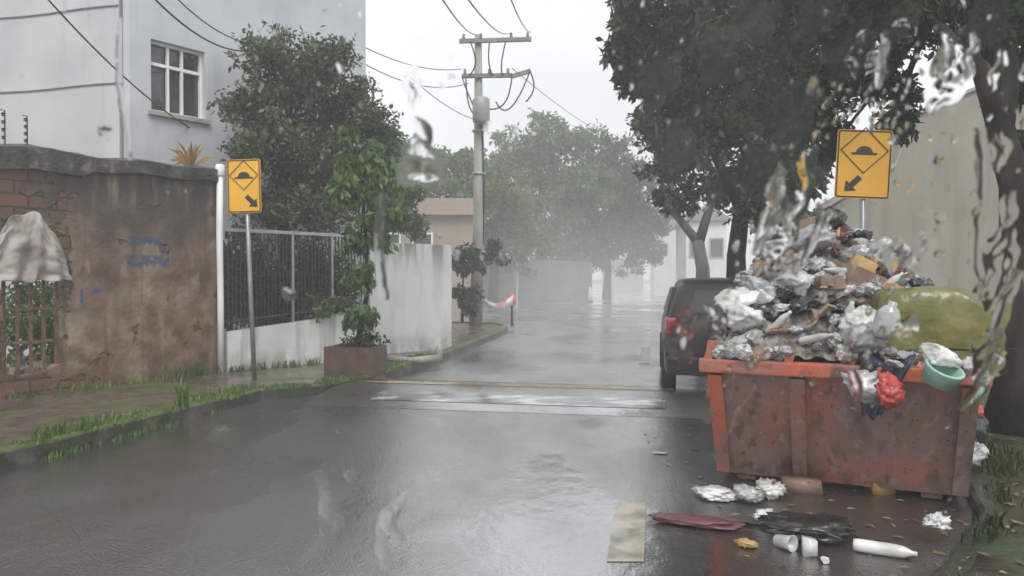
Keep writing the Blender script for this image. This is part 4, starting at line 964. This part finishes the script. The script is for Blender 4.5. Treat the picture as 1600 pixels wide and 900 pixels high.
for ki, (nm, ck, lab, cat, cnt) in enumerate(KINDS):
    protos = []
    for q in range(3):
        s_ = {'bin_bag': .12, 'plastic_bag': .085, 'cardboard_scrap': .10, 'cloth_scrap': .10, 'plastic_wrap': .085}.get(nm, .065)
        if nm in ('cardboard_scrap', 'plastic_scrap') and q: b = flat_scrap(ki*10+q, s_*2.0)
        else: b = crumple(ki*10+q, s_, s_*random.uniform(.45, .8), s_*random.uniform(.35, .7), 18, .34)
        o = b.build(nm, PL[ck], smooth=(nm not in ('cardboard_scrap',)), fix=False); tag(o, lab, cat, 'rubbish heaped in the orange skip'); protos.append(o)
    for q in range(cnt):
        if si >= len(slots): break
        u, y = slots[si]; si += 1
        if ck == 'ochre': u, y = random.uniform(.5, 1.0), random.uniform(1.0, 1.5)
        o = protos[q] if q < 3 else protos[q % 3].copy()
        if q >= 3: COL.objects.link(o)
        o.location = skp(u, y, hmap(u, y)+.035); o.rotation_euler = (random.uniform(-.7, .7), random.uniform(-.7, .7), random.uniform(0, 6.28)); k = random.uniform(.65, 1.4); o.scale = (k, k*random.uniform(.7, 1.1), k*random.uniform(.7, 1.2))
def put(b, name, m, loc, label, cat, rot=(0, 0, 0), smooth=True):
    o = b.build(name, m, smooth=smooth, fix=False); o.location = loc; o.rotation_euler = rot; return tag(o, label, cat)
rim_lab = {'clear': 'crumpled clear wrapping caught on the front rim of the orange skip', 'grey': 'grey bag scrap caught on the front rim of the orange skip', 'brown': 'brown card scrap caught on the front rim of the orange skip', 'white': 'white bag scrap caught on the front rim of the orange skip'}
for q in range(18):
    ck = ('clear', 'grey', 'brown', 'white')[q % 4]; u = random.uniform(.05, SW-.05)
    b = crumple(900+q, random.uniform(.05, .10), .05, random.uniform(.03, .06), 16, .24)
    o = b.build('rim_scrap', PL[ck], smooth=True, fix=False); tag(o, rim_lab[ck], 'scrap', 'scraps caught on the rim of the skip')
    o.location = skp(u, random.uniform(-.05, .10), SH+.06+random.uniform(0, .06)); o.rotation_euler = (random.uniform(-.5, .5), random.uniform(-.5, .5), random.uniform(0, 6))
for nm, lab, cat, cnt, mk_, cks in (('drink_bottle', '%s plastic bottle lying in the heap on the orange skip', 'bottle', 16, lambda q: bottle_mb(.032, .22), ('clear', 'green', 'white', 'clear')),
                               ('carton', 'crushed %s carton in the heap on the orange skip', 'carton', 9, lambda q: carton_mb(q, .17, .11, .10), ('brown', 'ochre', 'white', 'brown')),
                               ('full_bag', 'full bulging %s bag in the heap on the orange skip', 'bag', 30, lambda q: crumple(700+q, .13+.08*(q % 3)/2, .13+.03*(q % 2), .11, 10, .17), ('black', 'white', 'grey', 'clear'))):
    for q in range(cnt):
        u, y = slots[(q*7+len(nm)*5) % len(slots)]; ck = cks[q % 4]
        if cat == 'bag': y = min(y, 1.6)
        o = mk_(q).build(nm, PL[ck], smooth=cat != 'carton', fix=cat == 'carton', bevel=.006 if cat == 'carton' else 0)
        tag(o, lab % {'clear': 'clear', 'green': 'pale green', 'white': 'white', 'brown': 'brown', 'ochre': 'ochre', 'black': 'black', 'grey': 'grey', 'blue': 'pale blue'}[ck], cat, 'bottles, cartons and bags in the heap')
        o.location = skp(u, y, hmap(u, y)+(.07 if cat == 'bag' else .085)); o.rotation_euler = (random.uniform(.6, 1.8) if cat == 'bottle' else random.uniform(-.4, .4), random.uniform(-.5, .5), random.uniform(0, 6.28))
# the big pieces one can name
ol = boxy(501, .34, .24, .335, 6.5, .045); put(ol, 'tarpaulin_bundle', PL['olive'], at(1444, 530, 4.75), 'big olive green tarpaulin bundle at the right end of the heaped skip', 'bundle', (0, .1, -.2))
bt = MB().lathe([(.005, -.10), (.05, -.092), (.07, -.05), (.07, .05), (.046, .09), (.025, .105), (.025, .13), (.005, .13)], n=16); put(bt, 'canister', PL['clear'], at(1385, 503, 4.45), 'rounded white canister lying against the olive bundle on the heap', 'canister', (.3, .2, 0))
bx = MB().box((0, 0, 0), (.30, .26, .26)); put(bx, 'cardboard_box', PL['brown'], at(1330, 447, 5.2), 'brown cardboard box tilted on the heap left of the olive bundle', 'box', (.2, .3, .4), False)
bt = MB().lathe([(.005, -.11), (.038, -.105), (.042, -.05), (.036, .03), (.038, .06), (.016, .10), (.016, .125), (.004, .125)], n=14); put(bt, 'bottle', PL['clear'], at(1326, 500, 4.75), 'upright white bottle in front of the cardboard box on the heap', 'bottle', (.1, .15, 0))
# navy cloth hanging over the rim
b = MB(); nu, nv = 14, 22; vs = []
for j in range(nv+1):
    for i in range(nu+1):
        u, v = i/nu, j/nv
        q = 1.02 + (u-.5)*(.40*(1-v)+.10) + .05*math.sin(v*4)
        if v < .55: y_, z_ = .50-.55*v/.55, SH+.08+.12*(1-v/.55)+.03*noise.noise(Vector((u*4, v*4, 1)))
        else: y_, z_ = -.055-.015*math.sin(u*9), SH+.08-(v-.55)/.45*.34
        vs.append(skp(q, y_ - .02*math.sin(u*13), z_+.02*math.sin(u*8)))
b.add(vs, [(j*(nu+1)+i, j*(nu+1)+i+1, (j+1)*(nu+1)+i+1, (j+1)*(nu+1)+i) for j in range(nv) for i in range(nu)])
o = b.build('cloth', PL['navy'], smooth=True); o.modifiers.new('t', 'SOLIDIFY').thickness = .012; tag(o, 'navy blue cloth hanging over the front rim of the orange skip', 'cloth')
tb_ = MB().lathe([(.005, -.05), (.09, -.05), (.10, .03), (.105, .04), (.105, .05), (.09, .05), (.08, -.03), (.004, -.03)], n=18); put(tb_, 'tub', PL['green'], at(1472, 585, 4.12), 'pale green plastic tub on the skip rim under the olive bundle', 'tub', (.5, .2, 0))
put(crumple(511, .13, .08, .07, 12, .12), 'plastic_bag', PL['white'], at(1470, 556, 4.15), 'smooth white bag lying above the pale green tub on the heap', 'bag', (0, .3, 0))
put(crumple(512, .09, .06, .06, 12, .12), 'plastic_bag', PL['white'], at(1520, 575, 4.15), 'small white bag at the right corner of the skip under the olive bundle', 'bag', (0, .5, 1))
put(crumple(513, .20, .14, .12, 10, .10), 'plastic_sheet', PL['black'], at(1150, 540, 5.25), 'shiny black sheet at the left end of the heap above the rim', 'sheet', (0, .2, .3))
put(crumple(514, .20, .13, .14, 14, .25), 'foil_sheet', PL['blue'], at(1262, 468, 5.35), 'pale blue and white foil sheet in the middle of the heap', 'sheet', (.3, .2, .3))
put(crumple(515, .10, .08, .10, 14, .3), 'plastic_bag', PL['red'], at(1385, 610, 4.12), 'red bag bulging over the front rim beside the navy cloth', 'bag')
put(crumple(516, .15, .12, .10, 14, .25), 'plastic_bag', PL['clear'], at(1345, 600, 4.2), 'clear plastic bag spilling over the front rim left of the navy cloth', 'bag', (0, .4, 0))
put(crumple(517, .17, .14, .14, 10, .15), 'sack', PL['olive'], at(1160, 470, 6.6), 'small olive sack at the far left of the heap', 'sack')
# tall tube poking from the peak
b = MB(); b.tube([at(1285, 420, 5.9), at(1300, 385, 5.85), at(1318, 370, 5.8), at(1330, 372, 5.8)], .022, 8)
tag(b.build('plastic_tube', PL['white'], smooth=True), 'bent white plastic tube poking out of the top of the heap', 'tube')
b = MB(); b.tube([at(1470, 545, 4.3), at(1530, 548, 4.3), at(1595, 545, 4.4)], [.008, .006, .003], 6)
tag(b.build('twig', M['bark'], smooth=True), 'thin dark twig sticking out to the right of the olive bundle', 'twig')

# ------------------------------------------------------------------ litter on the ground
def gnd(px, py, z=0.): 
    Y = (CH-z)*F/(py-HY); return Vector(((px-800)/F*Y, Y, z))
LT = [('plastic_bag', crumple(601, .16, .11, .045, 12, .28), 'white', (1116, 776), 'smooth white bag lying left of the skip foot', 'bag'),
      ('paper_wad', crumple(602, .11, .08, .06, 14, .35), 'clear', (1170, 783), 'crumpled clear wrapping in front of the skip, left one', 'wrapping'),
      ('paper_wad', crumple(603, .12, .09, .07, 14, .35), 'white', (1200, 775), 'crumpled white wrapping at the skip foot, right of the smooth white bag', 'wrapping'),
      ('paper_wad', crumple(604, .07, .06, .04, 14, .35), 'white', (1195, 812), 'small crumpled white scrap on the wet road in front of the skip', 'scrap'),
      ('cloth_scrap', crumple(605, .30, .10, .03, 12, .2), 'maroon', (1095, 818), 'flat maroon cloth lying on the wet road', 'cloth'),
      ('ground_scrap', crumple(606, .06, .05, .025, 12, .4), 'ochre', (1168, 853), 'small orange scrap beside the dark bin bag', 'scrap'),
      ('bin_bag', crumple(607, .30, .16, .06, 14, .36), 'black', (1262, 838), 'flattened black bin bag on the ground in front of the skip', 'bag'),
      ('cup', MB().lathe([(.03, 0), (.032, .002), (.042, .10), (.045, .105), (.04, .104), (.03, .01), (.002, .008)], n=16), 'white', (1215, 850), 'white cup lying at the left end of the black bin bag', 'cup'),
      ('carton', carton_mb(9, .07, .05, .09), 'white', (1266, 865), 'small white carton in front of the black bin bag', 'carton'),
      ('plastic_bag', crumple(611, .10, .06, .045, 12, .36), 'white', (1466, 826), 'pointed white bag on the dark soil right of the skip', 'bag'),
      ('plastic_bag', crumple(612, .16, .12, .11, 14, .2), 'grey', (1500, 735), 'large grey rubbish bag on the grass beside the skip', 'bag'),
      ('plastic_bag', crumple(613, .09, .08, .08, 14, .2), 'clear', (1528, 722), 'smaller pale bag right of the large grey bag', 'bag'),
      ('bin_bag', crumple(614, .16, .12, .14, 12, .15), 'black', (1520, 690), 'black bag behind the grey bags beside the skip', 'bag'),
      ('carton', carton_mb(15, .15, .09, .13), 'ochre', (1378, 768), 'tan carton standing against the skip foot', 'carton'),
      ('carton', carton_mb(16, .26, .12, .09), 'brown', (1252, 765), 'pale brown carton slab lying at the skip foot', 'carton'),
      ('ground_scrap', crumple(617, .07, .04, .012, 8, .05), 'grey', (1032, 707), 'flat grey scrap on the road beside the lane line', 'scrap'),
      ('ground_scrap', crumple(618, .03, .02, .02, 9, .1), 'white', (1292, 878), 'tiny white scrap on the road by the kerb', 'scrap')]
for nm, b, ck, (px, py), lab, cat in LT:
    g_ = gnd(px, py, .09 if px > 1455 else .02); zmin = min(v[2] for v in b.v)
    g_.z = (.085 if px > 1455 else .005) - zmin*.9
    if cat == 'cup': g_.z = .035
    rx_ = R(84) if cat == 'cup' else 0
    put(b, nm, PL[ck], g_, lab, cat, (rx_, 0, random.uniform(-.4, .4)+(.9 if rx_ else 0)))
g_ = gnd(1385, 866, .02)
bt = MB().lathe([(.004, -.15), (.03, -.148), (.034, -.12), (.034, .05), (.03, .09), (.012, .13), (.012, .15), (.004, .15)], n=14)
o = put(bt, 'bottle', PL['white'], (g_.x, g_.y, .04), 'long white plastic bottle lying on the ground in front of the skip', 'bottle', (R(90), 0, R(62)))
# fallen leaves and grass
b = MB()
for _ in range(900):
    t_ = random.random(); x = 1.2+random.random()*3.4; y = 2.6+random.random()*4.5
    edge = np.interp(y, [p[1] for p in RK], [p[0] for p in RK])
    if x < edge-.5 and random.random() < .6: continue
    z = .092 if x > edge+.12 else .008; a_ = random.random()*6.28; s_ = random.uniform(.015, .04)
    c, sn = math.cos(a_)*s_, math.sin(a_)*s_
    b.add([(x-c, y-sn, z), (x+sn*.5, y-c*.5, z+random.random()*.012), (x+c, y+sn, z+.004), (x-sn*.5, y+c*.5, z+random.random()*.012)], [(0, 1, 2, 3)])
tag(b.build('fallen_leaves', mat('fallen_leaf', (.10, .065, .03), (.26, .19, .09), 9, .5)), 'brown fallen leaves scattered on the verge and gutter at the right', 'leaves', kind='stuff')
b = MB()
for p in resample(LK[1:9], .045):
    k = noise.noise(Vector((p.x*1.5, p.y*1.5, 4)))
    if k < -.12: continue
    q = random.uniform(.02, .32); blades(b, p.x-q, p.y+q*.4, .12, .055+.10*max(0, k), 15, .12, .95); blades(b, p.x-.07, p.y+.03, .13, .045, 10, .06, .95)
    if k > .1 and p.y < 8: blades(b, p.x+.03, p.y-.02, .0, .06, 4, .05, .9)
for _ in range(70): 
    s = random.uniform(-1, WL); p = A+wd*s; blades(b, p.x+.07, p.y-.09, .11, .10 if s < 1.9 else .2, 6, .08, .8)
for q in range(5): p = gnd(280+q*2, 640, .12); blades(b, p.x+random.uniform(-.05, .05), p.y, .12, .34, 10, .05, .7)
for _ in range(50): s = random.uniform(0, FL); p = FA+fd*s; blades(b, p.x+.05, p.y-.08, .115, .12, 5, .06, .8)
tag(b.build('kerb_grass', M['grass'], fix=False), 'bright green grass and weeds along the left kerb and wall foot', 'grass', kind='stuff')
b = MB()
for _ in range(900):
    y = random.uniform(2.7, 8); edge = np.interp(y, [p[1] for p in RK], [p[0] for p in RK]); x = edge+.1+abs(random.gauss(0, .8))
    if noise.noise(Vector((x*1.3, y*1.3, 0))) < -.05: continue
    blades(b, x, y, .085, .11, 7, .09, .9)
tag(b.build('verge_grass', leafmat('verge_grass', (.018, .034, .009), (.04, .065, .016), (.09, .11, .035)), fix=False), 'dull green grass on the right verge around the skip', 'grass', kind='stuff')

# ------------------------------------------------------------------ wet air
HAZE_DENSITY = .0064
hz_ = MB().box((0, 60, 9), (230, 170, 21))
hm_ = bpy.data.materials.new('haze'); hm_.use_nodes = True; t = hm_.node_tree; t.nodes.remove(t.nodes['Principled BSDF'])
pv = t.nodes.new('ShaderNodeVolumePrincipled'); pv.inputs['Density'].default_value = HAZE_DENSITY; pv.inputs['Color'].default_value = (1, 1, 1, 1); pv.inputs['Anisotropy'].default_value = 0
t.links.new(pv.outputs[0], t.nodes['Material Output'].inputs['Volume'])
tag(hz_.build('haze', hm_), kind='stuff')

# ------------------------------------------------------------------ rain water clinging to the windscreen the street is seen through
def screen_point(px, py):                                     # the windscreen leans back towards the driver at the top
    d = Vector(((px-800)/F, 1, (HY-py)/F)); k = .78/(1+.42*d.z); return Vector((0, 0, CH)) + d*k
e1 = Vector((1, 0, 0)); e2 = Vector((0, -.42, 1)).normalized(); e3 = e2.cross(e1)   # e3: out of the car
if e3.y < 0: e3 = -e3
wb = MB()
def drop(px, py, r, el=1., tilt=0., seed=0, hgt=.19, wob_=.34, wave=.25, nr=7, na=26):
    c = screen_point(px, py); R0 = r/F*.78; pts = []
    ct, st = math.cos(tilt), math.sin(tilt)
    for k in range(nr+1):
        q = k/nr
        for a in range(na if k else 1):
            t = -2*math.pi*a/na
            rr = R0*(1+wob_*noise.noise(Vector((math.cos(t)*1.3, math.sin(t)*1.3, seed*3.7)))+wob_*.5*noise.noise(Vector((math.cos(t)*3, math.sin(t)*3, seed*1.7))))
            x, y = rr*math.cos(t)*q, rr*math.sin(t)*q*el
            if el > 1.6: x += .12*R0*el*math.sin(y/R0*1.6+seed)
            h = R0*hgt*max(0, 1-q*q)**1.2*(1+wave*noise.noise(Vector((x/R0*1.6, y/R0*1.6, seed))))
            pts.append(c + e1*(x*ct-y*st) + e2*(x*st+y*ct) + e3*h)
    ix = lambda k, a: 0 if k == 0 else 1+(k-1)*na+a % na
    fs = [(0, ix(1, a), ix(1, a+1)) for a in range(na)] + [(ix(k, a), ix(k+1, a), ix(k+1, a+1), ix(k, a+1)) for k in range(1, nr) for a in range(na)]
    n0 = len(pts); rim_ = [pts[ix(nr, a)] for a in range(na)]; pts.append(c)      # flat back on the glass: a fan of its own vertices keeps the rim sharp
    pts += rim_; fs += [(n0, n0+1+(a+1) % na, n0+1+a) for a in range(na)]
    wb.add(pts, fs)
placed = []
def scatter(x0, y0, x1, y1, n, r0, r1, el0=1., el1=1.6, gap=1.1, slant=None):
    t_ = 0; k = 0
    while k < n and t_ < n*40:
        t_ += 1; x, y = random.uniform(x0, x1), random.uniform(y0, y1)
        if slant and not slant(x, y): continue
        r = r0*(r1/r0)**(random.random()**1.8); el = random.uniform(el0, el1)
        if any((x-a)**2+((y-b)/1.3)**2 < (gap*(r+c))**2 for a, b, c in placed): continue
        placed.append((x, y, r*max(1, el*.8))); drop(x, y, r, el, random.gauss(0, .22), len(placed), random.choice((.05, .09, .14, .2))); k += 1
for a in ((1415, 512, 21, 1.05), (452, 460, 13, 1.), (166, 208, 11, 1.), (1378, 100, 9, 3.6), (1512, 92, 9, 3.4), (1555, 110, 9, 3.2), (1470, 92, 14, 2.2), (1560, 235, 14, 2.4), (1575, 330, 14, 2.2), (1265, 265, 16, 2.4), (1240, 345, 14, 3.),
          (1395, 395, 13, 2.6), (1432, 395, 12, 2.8), (1468, 397, 8, 1.), (1215, 315, 16, 3.2), (612, 830, 17, 3.2), (515, 800, 17, 3.4), (545, 745, 12, 1.2), (660, 215, 15, 1.8), (1150, 640, 8, 1.6), (1110, 650, 7, 2.2), (640, 140, 8, 3.4)):
    placed.append((a[0], a[1], a[2]*max(1, a[3]*.8))); drop(*a, random.gauss(0, .12), len(placed), .06 if a[0] < 700 and a[1] > 700 else .12)
for a in ((1240, 180, 34, 1.5), (1120, 90, 30, 1.3), (1330, 90, 36, 1.2), (1480, 120, 34, 1.3), (1560, 420, 34, 2.2), (1545, 560, 30, 1.8), (1215, 380, 30, 2.), (1060, 230, 26, 1.4), (1180, 30, 34, 1.0), (1280, 20, 30, 1.2), (1030, 130, 30, 1.3), (1190, 270, 30, 1.3), (1400, 40, 30, 1.), (1540, 30, 30, 1.5), (1072, 520, 26, 2.2), (1120, 500, 18, 1.8), (660, 260, 40, .9), (640, 60, 20, 2.)):
    placed.append((a[0], a[1], a[2]*.9)); drop(*a, random.gauss(0, .2), len(placed), .028, .4, 2.4, 16, 40)
def runnel(pts_, hgt=.16):
    P_ = [Vector(p) for p in pts_]
    for _ in range(2): P_ = [P_[0]] + [q for a, b in zip(P_, P_[1:]) for q in (a.lerp(b, .25), a.lerp(b, .75))] + [P_[-1]]
    P_ = [(Vector((p.x, p.y)), p.z) for p in P_]; sm = []
    for (p, w0_), (q, w1_) in zip(P_, P_[1:]):
        for i in range(3): f = i/3; sm.append((p.lerp(q, f), w0_+(w1_-w0_)*f))
    sm.append(P_[-1]); n = len(sm); m_ = 9; vs = []
    for i, (p, w_) in enumerate(sm):
        d = (sm[min(i+1, n-1)][0]-sm[max(i-1, 0)][0]).normalized(); nn = Vector((-d.y, d.x)); w_ *= 1+.35*noise.noise(Vector((p.x*.06, p.y*.06, 3)))
        jx = 3*noise.noise(Vector((p.x*.04, p.y*.04, 8)))
        for k in range(m_):
            u = -1+2*k/(m_-1); c = p + nn*(u*w_+jx); z_ = (w_/F*.78)*hgt*(1-u*u)*(1+.4*noise.noise(Vector((p.x*.08, p.y*.08, 1))))*min(1, i/2, (n-1-i)/2)
            vs.append(screen_point(c.x, c.y)+e3*z_)
    top_f = [(i*m_+k, i*m_+k+1, (i+1)*m_+k+1, (i+1)*m_+k) for i in range(n-1) for k in range(m_-1)]
    def out_(f, V): 
        a, b, c = V[f[0]], V[f[1]], V[f[2]]; return (b-a).cross(c-b).dot(e3) > 0
    i_ = (n//2)*(m_-1)+m_//2
    if not out_(top_f[i_], vs): top_f = [tuple(reversed(f)) for f in top_f]
    flat_ = [v - e3*((v-screen_point(800, 435)).dot(e3)) for v in vs]
    nb = len(vs); wb.add(vs+flat_, top_f + [tuple(nb+j for j in reversed(f)) for f in top_f])
for r_ in ([(640, 768, 3), (622, 790, 10), (600, 812, 14), (598, 850, 13), (604, 895, 11)], [(498, 735, 9), (508, 770, 13), (512, 810, 14), (500, 850, 10), (470, 880, 5)],
           [(1380, 60, 6), (1376, 100, 9), (1370, 140, 5)], [(1225, 250, 8), (1205, 330, 14), (1180, 400, 8)], [(1530, 200, 10), (1540, 300, 14), (1525, 380, 8), (1535, 470, 6)], [(1590, 420, 10), (1560, 500, 14), (1545, 590, 12), (1500, 640, 6)],
           [(648, 100, 4), (654, 130, 7), (652, 165, 4)], [(600, 300, 5), (590, 380, 8), (600, 470, 7)], [(190, 30, 4), (188, 120, 6), (196, 190, 5), (205, 250, 4)], [(1300, 330, 8), (1270, 370, 10), (1240, 430, 6)], [(1330, 580, 8), (1345, 610, 10), (1335, 640, 5)], [(1180, 600, 4), (1150, 640, 5), (1130, 700, 4)]):
    runnel(r_, .06 if r_[0][1] > 700 else .085)
    for a, b, c in r_: placed.append((a, b, c))
scatter(1170, 120, 1420, 430, 70, 2.5, 8, 1, 2.4, slant=lambda x, y: abs((x-1400)+(y-100)*.75) < 90 and not (1295 < x < 1392 and 200 < y < 315))
scatter(980, 0, 1400, 330, 55, 2.2, 8, 1, 2.4, slant=lambda x, y: not (1295 < x < 1392 and 200 < y < 315))
scatter(1400, 0, 1600, 480, 34, 2.5, 9, 1, 3.)
scatter(370, 0, 610, 340, 24, 2.0, 6, 1, 2., slant=lambda x, y: not (350 < x < 415 and 245 < y))
scatter(1120, 380, 1400, 640, 55, 2.5, 8, 1, 2.2)
scatter(1180, 640, 1600, 880, 22, 2.5, 7, 1, 1.8)
scatter(560, 40, 980, 420, 18, 2.5, 6, 1, 1.8)
scatter(0, 0, 360, 600, 6, 2, 5, 1, 1.4)
scatter(400, 640, 1000, 890, 8, 2.5, 5, 1, 1.7)
wm = bpy.data.materials.new('rain_water'); wm.use_nodes = True; b_ = wm.node_tree.nodes['Principled BSDF']
b_.inputs['Transmission Weight'].default_value = 1; b_.inputs['Roughness'].default_value = 0; b_.inputs['IOR'].default_value = 1.33; b_.inputs['Base Color'].default_value = (1, 1, 1, 1)
tag(wb.build('rain_drops', wm, smooth=True, fix=False), 'clear rain drops and runnels clinging to the windscreen', 'rain', kind='stuff')
mb_ = bmesh.new(); bmesh.ops.create_icosphere(mb_, subdivisions=4, radius=1)
ms = MB(); mb_.verts.index_update(); ms.add([v.co[:] for v in mb_.verts], [[v.index for v in f.verts] for f in mb_.faces]); mb_.free()
mm = bpy.data.materials.new('spray_mist'); mm.use_nodes = True; t = mm.node_tree; t.nodes.remove(t.nodes['Principled BSDF'])
pv = t.nodes.new('ShaderNodeVolumePrincipled'); pv.inputs['Color'].default_value = (1, 1, 1, 1)
gr = t.nodes.new('ShaderNodeTexGradient'); gr.gradient_type = 'SPHERICAL'; tc = t.nodes.new('ShaderNodeTexCoord')
t.links.new(tc.outputs['Object'], gr.inputs['Vector'])
pw = t.nodes.new('ShaderNodeMath'); pw.operation = 'POWER'; pw.inputs[1].default_value = 1.3; t.links.new(gr.outputs['Fac'], pw.inputs[0])
t.links.new(n_math_raw(t, 'MULTIPLY', pw.outputs[0], .022), pv.inputs['Density'])
t.links.new(pv.outputs[0], t.nodes['Material Output'].inputs['Volume'])
mo = ms.build('mist', mm); mo.location = (4, 42, .5); mo.scale = (16, 34, 5.0)
tag(mo, kind='stuff')
